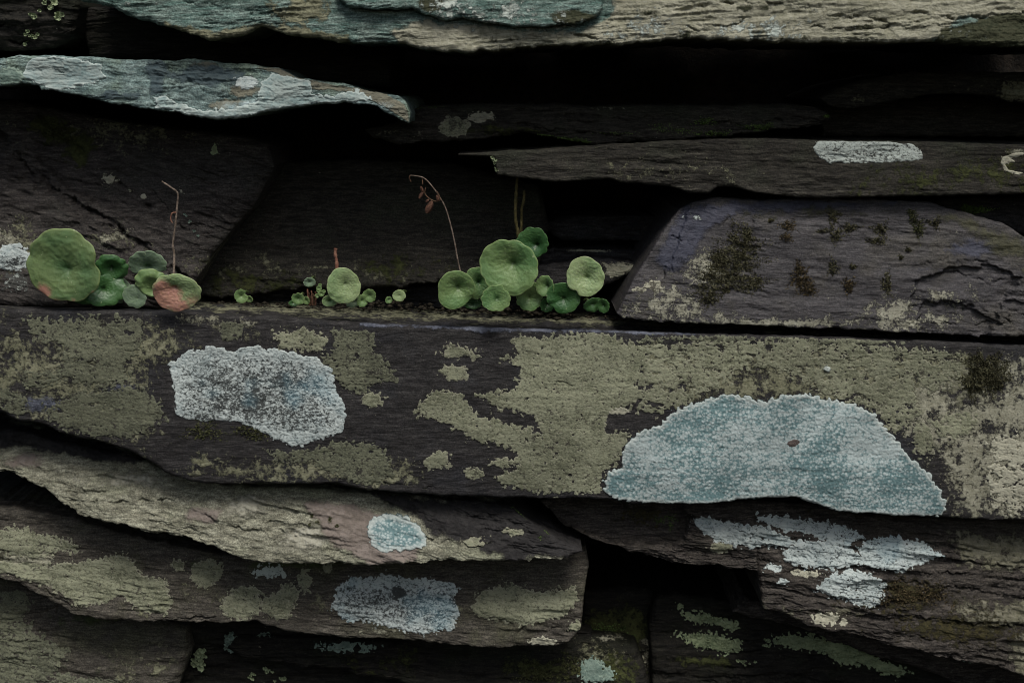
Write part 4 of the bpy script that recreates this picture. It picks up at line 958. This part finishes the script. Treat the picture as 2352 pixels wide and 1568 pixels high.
wp = [([[(1596, 1205), (1640, 1202), (1700, 1215), (1760, 1220), (1800, 1235), (1832, 1252), (1790, 1255), (1740, 1258), (1680, 1250), (1635, 1235)]], 'white patch at the left end'),
      ([[(1745, 1200), (1790, 1198), (1880, 1208), (1960, 1222), (1980, 1238), (1940, 1250), (1890, 1240), (1860, 1225), (1790, 1215)]], 'white patch along the upper edge'),
      ([[(1800, 1270), (1840, 1250), (1900, 1248), (1950, 1262), (1990, 1290), (1930, 1300), (1860, 1298), (1815, 1290)]], 'middle white patch'),
      ([[(1972, 1262), (2000, 1245), (2050, 1238), (2110, 1250), (2160, 1275), (2120, 1292), (2070, 1306), (2000, 1298), (1985, 1280)]], 'rounded white patch at the right'),
      ([[(1868, 1345), (1900, 1325), (1955, 1308), (2005, 1322), (2028, 1345), (2010, 1378), (1960, 1372), (1905, 1358)]], 'lowest white patch'),
      ([(1780, 1304, 18, 6)], None), ([(1855, 1315, 30, 6)], None), ([(1792, 1335, 14, 6)], None)]
for i, (sh, lb) in enumerate(wp):
    s_lay.crust('lichen_patch', sh, M['crust_white'] if i != 6 else M['crust_cream'], 0.6, rag=9 if lb else 5, rsc=20, rimw=5, label=lb, grain=0.6, worn=[((sum(p[0] for p in sh[0]) / len(sh[0]) if lb else sh[0][0], sum(p[1] for p in sh[0]) / len(sh[0]) if lb else sh[0][1], 120, 40), 50, 0.3)], holes=0.1 if lb else 0, seed=i, grow=5 if lb else 1)
s_lay.crust('lichen_patch', [(1890, 1408, 40, 12)], M['crust_cream'], 0.6, rag=8, holes=0.2)
s_lay.crust('lichen_patch', [(1655, 1262, 28, 14)], M['crust_olive'], 0.6, rag=7)
s_lay.tuft('moss_tuft', [(2060, 1355, 34, 30), (2120, 1360, 60, 22), (2020, 1370, 20, 10)], M['moss_brown'], 1500, 1.0, 5, out=1.6)
s_lay.tufts('moss_tuft', [(1545, 1205, 16, 8), (1520, 1210, 14, 6), (1545, 1222, 6, 10)], M['moss_green'], 300, 0.7, 6, out=1.2)
s_low = Stone('slate_stone', 'dark sloping slab below the flaky block at the bottom right', M['layered'], 0.034,
    [(1690, 1420), (1720, 1392), (1800, 1412), (1960, 1452), (2130, 1492), (2300, 1525), (W - 3, 1560), (W, 1620)], [(1690, 1422), (1730, 1430), (1850, 1455), (1980, 1500), (2120, 1540), (2250, 1580), (2330, 1660), (W - 3, 1660), (W, 1622)], 36,
    amp=1.4, terr=1.6, lean=0.3, bev=3.5, tilt=-0.25)
s_low.foliose('leafy_lichen', [(2230, 1512, 20, 6)], M['foliose_teal'], 8, 3, size=0.5)
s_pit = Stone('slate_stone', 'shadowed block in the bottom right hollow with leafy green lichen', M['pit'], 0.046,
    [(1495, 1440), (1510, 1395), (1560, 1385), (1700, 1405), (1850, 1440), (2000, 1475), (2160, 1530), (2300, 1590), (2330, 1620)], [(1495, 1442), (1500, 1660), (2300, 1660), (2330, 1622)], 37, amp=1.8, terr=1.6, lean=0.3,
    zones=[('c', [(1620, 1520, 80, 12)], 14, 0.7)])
s_pit.crust('lichen_patch', [[(1555, 1400), (1590, 1425), (1650, 1432), (1700, 1440), (1705, 1452), (1680, 1462), (1640, 1448), (1600, 1442), (1570, 1425)]], M['foliose'], 0.8, rag=10, rsc=12, rimw=4)
s_pit.crust('lichen_patch', [[(1552, 1462), (1600, 1460), (1660, 1462), (1710, 1478), (1700, 1496), (1660, 1500), (1600, 1488)]], M['foliose'], 0.8, rag=11, rsc=12, rimw=4)
s_pit.crust('lichen_patch', [[(1760, 1478), (1830, 1466), (1900, 1472), (1960, 1492), (2020, 1515), (2090, 1545), (2060, 1556), (1990, 1535), (1930, 1530), (1880, 1500), (1800, 1492)]], M['foliose'], 0.8, rag=11, rsc=12, rimw=4)
s_pit.foliose('leafy_lichen', [(1600, 1425, 34, 10), (1680, 1445, 22, 12), (1572, 1408, 10, 10), (1630, 1436, 26, 8)], M['foliose'], 60, 21, size=0.5)
s_pit.foliose('leafy_lichen', [(1640, 1475, 52, 16), (1590, 1470, 26, 10), (1680, 1495, 20, 8)], M['foliose'], 80, 22, size=0.5)
s_pit.foliose('leafy_lichen', [(1850, 1478, 70, 16), (1770, 1482, 22, 8), (1940, 1500, 50, 22), (1985, 1520, 40, 16), (1710, 1520, 26, 8), (2060, 1545, 40, 10)], M['foliose'], 160, 23, size=0.5)


# ------------------------------------------------------------------ pennyworts
LEAF_LOBE = 10


def leaf(parent, org, cx, cy, rx, ry, y, mat, tilt=(0, 0), dim=(0, 0), notch=None, blush=None, seed=1, cup=0.12, lobes=None, depth_d=0.28, scal=0.075, petiole=True, label=None, droop=0.1, rolled=0.0):
    rg = np.random.default_rng(seed * 17 + 3)
    X0, Z0 = P(cx, cy, y)
    k = MPP * 1.0 * (0.8333 + y) / 0.8333
    RX, RZ = rx * k, ry * k
    nr, na = 34, 96
    rr = (np.linspace(0, 1, nr) ** 0.85)[:, None]; a = np.linspace(0, 2 * math.pi, na, endpoint=False)[None, :]
    lb = lobes or LEAF_LOBE
    ph = rg.uniform(0, 6)
    wob = 0.03 * np.sin(2 * a + ph) + 0.025 * np.sin(3 * a + ph * 2)
    sc_ = scal * (1 - np.abs(np.sin(lb * 0.5 * a + ph + 0.5 * np.sin(2 * a)))) * -1.6 + scal
    prof = 1 + wob + sc_ * (0.7 + 0.3 * np.sin(3 * a + ph * 3))
    if notch is not None:
        da = np.arctan2(np.sin(a - notch[0]), np.cos(a - notch[0]))
        prof = prof - notch[1] * np.exp(-(da / notch[2]) ** 2)
    shape = 1 + (prof - 1) * rr ** 1.5
    # dimple (where the stalk meets the blade) may sit off-centre
    dx, dz = dim
    ux = rr * np.cos(a) * shape + dx * (1 - rr); uz = rr * np.sin(a) * shape + dz * (1 - rr)
    R = (RX + RZ) / 2
    h = cup * R * 0.7 * (rr ** 1.6) - R * droop * 0.4 * rr ** 8 - depth_d * R * np.exp(-(rr / 0.10) ** 2) * 0.5 - depth_d * R * 0.8 * np.exp(-(rr / 0.42) ** 2)
    h = h + R * 0.5 * rolled * np.exp(-((rr - 0.72) / 0.2) ** 2)
    veins = np.abs(np.sin(lb * 0.5 * a + ph + 0.3 * np.sin(3 * a + 1))) ** 18
    vv = (1 - np.abs(np.sin(lb * 0.5 * a + ph + 0.5 * np.sin(2 * a)))) ** 4 * np.exp(-((rr - 0.45) / 0.35) ** 2)
    h = h - R * 0.010 * vv
    for q_ in range(3):      # soft folds running out from the stalk
        fa = rg.uniform(0, 2 * math.pi); dq = np.arctan2(np.sin(a - fa), np.cos(a - fa))
        h = h - R * rg.uniform(0.02, 0.07) * np.exp(-(dq / rg.uniform(0.18, 0.4)) ** 2) * rr ** 1.3
    und = fbm(ux * 2.2 + seed * 3, uz * 2.2, seed, 3) * 0.05 * rr
    h = h + R * und + R * 0.02 * fbm(ux * 9, uz * 9, seed + 4, 3) + R * 0.03 * np.sin(3 * a + ph) * rr ** 2.5
    lx, lz, ly = ux * RX, uz * RZ, -h * np.ones_like(a)
    tx, tz = tilt            # lean about x (forward/back) and z (left/right)
    cx_, sx_ = math.cos(tx), math.sin(tx)
    ly2 = ly * cx_ - lz * sx_; lz2 = ly * sx_ + lz * cx_ * 1.0
    cz_, sz_ = math.cos(tz), math.sin(tz)
    lx3 = lx * cz_ - ly2 * sz_; ly3 = lx * sz_ + ly2 * cz_
    # keep traced size whatever the tilt
    lx3 = lx3 / max(cz_, 0.5); lz2 = lz2 / max(cx_, 0.5)
    V = np.stack([X0 + lx3, y + ly3, Z0 + lz2], -1).reshape(-1, 3) - org
    idx = np.arange(nr * na).reshape(nr, na)
    F = np.stack([idx[:-1], np.roll(idx[:-1], -1, 1), np.roll(idx[1:], -1, 1), idx[1:]], -1).reshape(-1, 4)[:, ::-1]
    bl = np.zeros((nr, na))
    if blush:
        for (ba, br, bw, bs) in blush:
            bx_, bz_ = br * math.cos(ba), br * math.sin(ba)
            bl = np.maximum(bl, bs * np.exp(-((ux - bx_) ** 2 + (uz - bz_) ** 2) / bw ** 2))
    me = mesh_np('leaf', V, F, {'radial': (rr + 0 * a), 'vein': vv + 0 * a, 'blush': bl})
    o = link('leaf', me, mat, parent)
    md = o.modifiers.new('thickness', 'SOLIDIFY'); md.thickness = 0.0005; md.offset = -1
    if label: o['label'] = label
    if petiole:
        c0 = V[0] + np.array([0, 0.0012, 0])
        base = c0 + np.array([rg.uniform(-0.003, 0.003), 0.030, -RZ * 0.55])
        mid = (c0 + base) / 2 + np.array([0, 0.003, 0.001])
        tv, tf = tube_geo(smooth_path([c0, mid, base], 6), 0.0007)
        link('petiole', mesh_np('petiole', tv, tf), M['petiole'], parent)
    return o


def plant(label, px, py, y, group='pennyworts rooted in the crevice', name='pennywort_plant', cat='plant'):
    x, z = P(px, py, y)
    o = link(name, None, None, loc=(float(x), y, float(z)))
    o.empty_display_size = 0.01
    tag(o, label, cat, group)
    return o, np.array([float(x), y, float(z)])


def stalk(parent, org, pts, r0, r1, mat, name='flower_stalk', label=None, knots=True, seed=0):
    w = []
    for (px, py, y) in pts:
        x, z = P(px, py, y); w.append([float(x), y, float(z)])
    w = [np.array(q) - org for q in w]
    pth = smooth_path(w, 8)
    rg = np.random.default_rng(seed + 5)
    n = len(pth)
    rad = [(r0 + (r1 - r0) * i / (n - 1)) * (1 + (0.25 * rg.uniform(-1, 1) if knots else 0)) for i in range(n)]
    tv, tf = tube_geo(pth, rad, 8)
    o = link(name, mesh_np(name, tv, tf), mat, parent)
    if label: o['label'] = label
    return o


def pod(parent, org, px, py, y, L, W_, ang, mat, seed=0):
    """dried seed capsule: a ribbed papery bell hanging from the stalk"""
    x, z = P(px, py, y)
    c = np.array([float(x), y, float(z)]) - org
    nr, na = 9, 12
    t = np.linspace(0, 1, nr)[:, None]; a = np.linspace(0, 2 * math.pi, na, endpoint=False)[None, :]
    rg = np.random.default_rng(seed)
    r = np.sin(np.pi * (0.08 + 0.75 * t)) ** 0.8 * W_ * MPP * 0.75 * (1 + 0.35 * np.sin(4 * a) + 0.15 * np.sin(7 * a + seed))
    u = -t * L * MPP
    lx, ly = r * np.cos(a), r * np.sin(a)
    ca, sa = math.cos(ang), math.sin(ang)
    V = np.stack([c[0] + lx * ca - u * sa, c[1] + ly + 0 * u, c[2] + lx * sa + u * ca], -1).reshape(-1, 3)
    idx = np.arange(nr * na).reshape(nr, na)
    F = np.stack([idx[:-1], np.roll(idx[:-1], -1, 1), np.roll(idx[1:], -1, 1), idx[1:]], -1).reshape(-1, 4)
    return link('seed_pod', mesh_np('seed_pod', V, F), mat, parent)


G = M['leaf']; GP = M['leaf_pale']; GB = M['leaf_big']; GD = M['leaf_dark']; GG = M['leaf_grey']
pi = math.pi
# plant A, far left
o, g = plant('pennywort clump at the left with the largest leaf and a red blushed leaf', 260, 700, 0.03)
leaf(o, g, 145, 611, 84, 87, 0.000, GB, tilt=(0.12, -0.12), dim=(0.08, -0.12), notch=(0.05, 0.16, 0.16), blush=[(-2.3, 0.95, 0.24, 0.9), (-1.9, 1.0, 0.2, 0.5), (-1.4, 1.0, 0.16, 0.5), (-0.75, 1.0, 0.07, 0.6)], seed=1, cup=0.02, depth_d=0.14, scal=0.045, label='largest leaf, red at its lower edge')
leaf(o, g, 256, 618, 36, 31, 0.012, GD, tilt=(0.35, 0.2), seed=2, cup=-0.1, rolled=0.18, droop=0.2)
leaf(o, g, 238, 662, 46, 42, 0.010, GD, tilt=(-0.2, 0.3), seed=3, cup=-0.05, droop=0.2)
leaf(o, g, 205, 682, 42, 18, 0.018, GD, tilt=(0.4, 0), seed=4)
leaf(o, g, 338, 606, 42, 30, 0.014, GG, tilt=(0.4, 0), dim=(0, -0.4), seed=5, cup=0.03, label='pale grey green leaf')
leaf(o, g, 347, 652, 37, 33, 0.006, G, tilt=(0.3, 0.1), dim=(0.2, -0.5), seed=6, rolled=0.22, droop=0.25, cup=-0.1)
leaf(o, g, 273, 668, 26, 28, 0.018, GG, tilt=(0.1, 0.5), seed=7)
leaf(o, g, 309, 681, 27, 27, 0.008, GG, tilt=(0.15, -0.1), dim=(0.25, -0.2), seed=8, cup=0.05, depth_d=0.1)
leaf(o, g, 380, 640, 14, 10, 0.02, GG, tilt=(0.2, 0.2), seed=9)
leaf(o, g, 405, 672, 56, 44, -0.004, GP, tilt=(0.25, -0.1), dim=(-0.1, 0.2), blush=[(-2.6, 0.6, 0.75, 1.25), (-1.5, 0.75, 0.5, 1.0), (2.6, 0.65, 0.4, 1.0), (-0.6, 0.75, 0.4, 0.6)], seed=10, cup=0.06, depth_d=0.2, scal=0.045, label='leaf blushed pink and red')
st = stalk(o, g, [(399, 632, 0.008), (400, 585, 0.010), (397, 560, 0.010), (403, 515, 0.009), (407, 470, 0.010), (408, 444, 0.009), (392, 430, 0.008), (372, 417, 0.010)], 0.0007, 0.00045, M['twig'], seed=1)
stalk(o, g, [(404, 488, 0.009), (395, 490, 0.008), (392, 503, 0.008), (396, 512, 0.008)], 0.0004, 0.0003, M['twig_red'], seed=2, name='side_shoot')
# small ones
o, g = plant('tiny curled seedling leaf alone left of the middle of the crevice', 558, 698, 0.03)
leaf(o, g, 554, 680, 15, 16, 0.016, G, tilt=(0.1, 0.2), notch=(0.4, 0.35, 0.3), seed=11, cup=0.2)
leaf(o, g, 572, 687, 9, 8, 0.020, G, tilt=(0.3, -0.3), seed=12, petiole=False)
o, g = plant('tiny seedling cluster with a bluish leaf over dark red litter', 700, 700, 0.03)
leaf(o, g, 685, 686, 15, 14, 0.014, G, tilt=(0.2, 0), notch=(2.0, 0.2, 0.25), seed=13, cup=0.2)
leaf(o, g, 711, 648, 13, 11, 0.022, GG, tilt=(0.2, 0.2), seed=14)
leaf(o, g, 703, 690, 8, 10, 0.018, G, tilt=(0.2, -0.3), seed=15, petiole=False)
leaf(o, g, 675, 696, 12, 7, 0.018, GD, seed=16, petiole=False)
for i, (a_, b_, r_) in enumerate([(733, 662, 6), (738, 674, 7), (729, 679, 5), (731, 668, 4), (744, 669, 4), (735, 655, 4)]):
    leaf(o, g, a_, b_, r_, r_, 0.018, G, seed=30 + i, petiole=False, tilt=(0.1, 0.3))
for i in range(7):
    stalk(o, g, [(712 + i * 2, 700, 0.022), (708 + i * 3, 685 - i, 0.020), (706 + i * 3, 664 + (i * 7) % 18, 0.019)], 0.0007, 0.0004, M['twig_red'] if i % 3 == 0 else M['twig_dark'], seed=i, name='dead_stalk')
# D
o, g = plant('medium pennywort with one round pale leaf and a red stub stalk', 795, 700, 0.03)
leaf(o, g, 789, 657, 39, 41, 0.004, GP, tilt=(0.1, 0.1), dim=(0.1, 0.1), seed=17, cup=0.08, depth_d=0.14, scal=0.03, label='round pale main leaf')
leaf(o, g, 757, 691, 17, 14, 0.008, GP, tilt=(0.2, 0.1), seed=18, petiole=False, scal=0.01)
leaf(o, g, 811, 692, 18, 14, 0.012, GG, tilt=(0.2, 0.2), seed=19, petiole=False)
leaf(o, g, 832, 691, 12, 14, 0.010, G, tilt=(0.1, 0.4), seed=20, petiole=False)
leaf(o, g, 848, 679, 16, 15, 0.010, G, tilt=(0.2, -0.1), seed=21)
stalk(o, g, [(774, 622, 0.012), (773, 600, 0.012), (770, 582, 0.012), (771, 570, 0.012)], 0.0010, 0.0009, M['twig_red'], seed=4)
o, g = plant('pair of tiny leaves between the medium plant and the big clump', 905, 696, 0.03)
leaf(o, g, 917, 679, 15, 14, 0.012, GP, tilt=(0.1, 0), seed=22, cup=0.08, depth_d=0.14, scal=0.02, notch=(-0.6, 0.15, 0.2))
leaf(o, g, 893, 689, 8, 8, 0.014, G, tilt=(0.1, 0.4), seed=23, petiole=False)
# F left
o, g = plant('big pennywort clump in the middle with the wide dark centred leaf', 1140, 712, 0.03)
leaf(o, g, 1046, 665, 42, 46, 0.000, G, tilt=(0.15, 0.2), dim=(0.2, 0.05), notch=(pi + 0.1, 0.08, 0.25), seed=24, cup=0.15, depth_d=0.30, scal=0.015, label='yellowish green leaf at the left')
leaf(o, g, 1097, 650, 32, 36, 0.010, G, tilt=(0.1, 0.15), dim=(0.1, 0), seed=25, cup=0.1)
leaf(o, g, 1169, 614, 66, 65, -0.004, G, tilt=(0.06, -0.05), dim=(0.14, 0.12), seed=26, cup=0.12, depth_d=0.24, scal=0.04, lobes=12, label='widest leaf of the clump')
leaf(o, g, 1223, 557, 37, 33, 0.010, GD, tilt=(0.1, -0.2), dim=(0.25, -0.2), seed=27, cup=0.1)
leaf(o, g, 1139, 685, 32, 31, -0.007, G, tilt=(0.05, 0.05), dim=(0.1, -0.05), notch=(0.7, 0.12, 0.25), seed=28, cup=0.16, depth_d=0.1)
leaf(o, g, 1085, 697, 22, 12, 0.014, GD, seed=29)
st = stalk(o, g, [(1057, 622, 0.014), (1050, 590, 0.013), (1044, 555, 0.012), (1032, 505, 0.010), (1020, 470, 0.009), (1000, 438, 0.008), (978, 412, 0.008), (960, 405, 0.009), (943, 403, 0.010)], 0.00048, 0.0003, M['twig'], seed=5, label='arching dry flower stalk')
stalk(o, g, [(943, 403, 0.010), (940, 408, 0.010), (944, 418, 0.011)], 0.0004, 0.0003, M['twig_dark'], name='side_shoot')
stalk(o, g, [(970, 408, 0.009), (971, 424, 0.008)], 0.0003, 0.0003, M['twig_dark'], name='side_shoot')
stalk(o, g, [(1003, 440, 0.008), (1008, 448, 0.007), (1010, 460, 0.007), (998, 462, 0.006), (985, 455, 0.006), (976, 444, 0.006), (978, 430, 0.006)], 0.0004, 0.0003, M['twig_dark'], name='side_shoot')
for i, (a_, b_, L_, W_, an) in enumerate([(966, 428, 14, 4, 0.4), (972, 440, 18, 5, -0.5), (993, 462, 30, 9, -0.45), (1003, 448, 14, 5, 0.3), (986, 458, 10, 4, -0.9)]):
    pod(o, g, a_, b_, 0.006, L_, W_, an, M['pod'], i)
# F right
o, g = plant('pennywort clump right of the middle with a pale notched leaf', 1290, 716, 0.03)
leaf(o, g, 1216, 681, 30, 33, 0.004, G, tilt=(0.1, 0.1), dim=(0, -0.1), seed=40, cup=0.1)
leaf(o, g, 1252, 657, 20, 25, 0.000, G, tilt=(0.1, -0.3), dim=(0.2, 0), seed=41, cup=0.2, depth_d=0.35)
leaf(o, g, 1294, 684, 39, 36, -0.001, GD, tilt=(0.1, 0.05), dim=(0.05, -0.1), notch=(-2.3, 0.15, 0.2), seed=42, cup=0.1, scal=0.03)
leaf(o, g, 1344, 636, 44, 45, -0.004, GP, tilt=(0.05, -0.05), dim=(0.1, -0.05), notch=(-2.15, 0.2, 0.2), seed=43, cup=0.08, depth_d=0.22, scal=0.035, lobes=9, label='pale yellowish notched leaf')
leaf(o, g, 1258, 700, 17, 17, 0.006, GD, tilt=(0.1, 0.2), seed=44)
leaf(o, g, 1362, 700, 22, 16, 0.012, GD, tilt=(0.2, 0.5), seed=45)
leaf(o, g, 1385, 702, 14, 17, 0.010, GD, tilt=(0.2, -0.4), seed=46)
# dry stalks in the dark gap
o, g = plant('tall straight dry stalk standing in the dark gap above the widest leaf', 1190, 560, 0.03, group='dry stalks in the dark gap', name='dry_stalk', cat='stalk')
stalk(o, g, [(1192, 590, 0.03), (1190, 540, 0.028), (1184, 500, 0.026), (1185, 450, 0.026), (1188, 408, 0.026)], 0.0011, 0.0009, M['twig_green'], name='stem', seed=8)
stalk(o, g, [(1190, 545, 0.028), (1197, 520, 0.026), (1196, 505, 0.026)], 0.0006, 0.0004, M['twig_green'], name='side_shoot', seed=9)
o, g = plant('short broken dry stalk standing right of the tall one in the dark gap', 1200, 560, 0.03, group='dry stalks in the dark gap', name='dry_stalk', cat='stalk')
stalk(o, g, [(1196, 570, 0.034), (1198, 520, 0.032), (1198, 480, 0.028), (1203, 460, 0.027), (1204, 438, 0.027)], 0.0007, 0.0009, M['twig_green'], name='stem', seed=10)
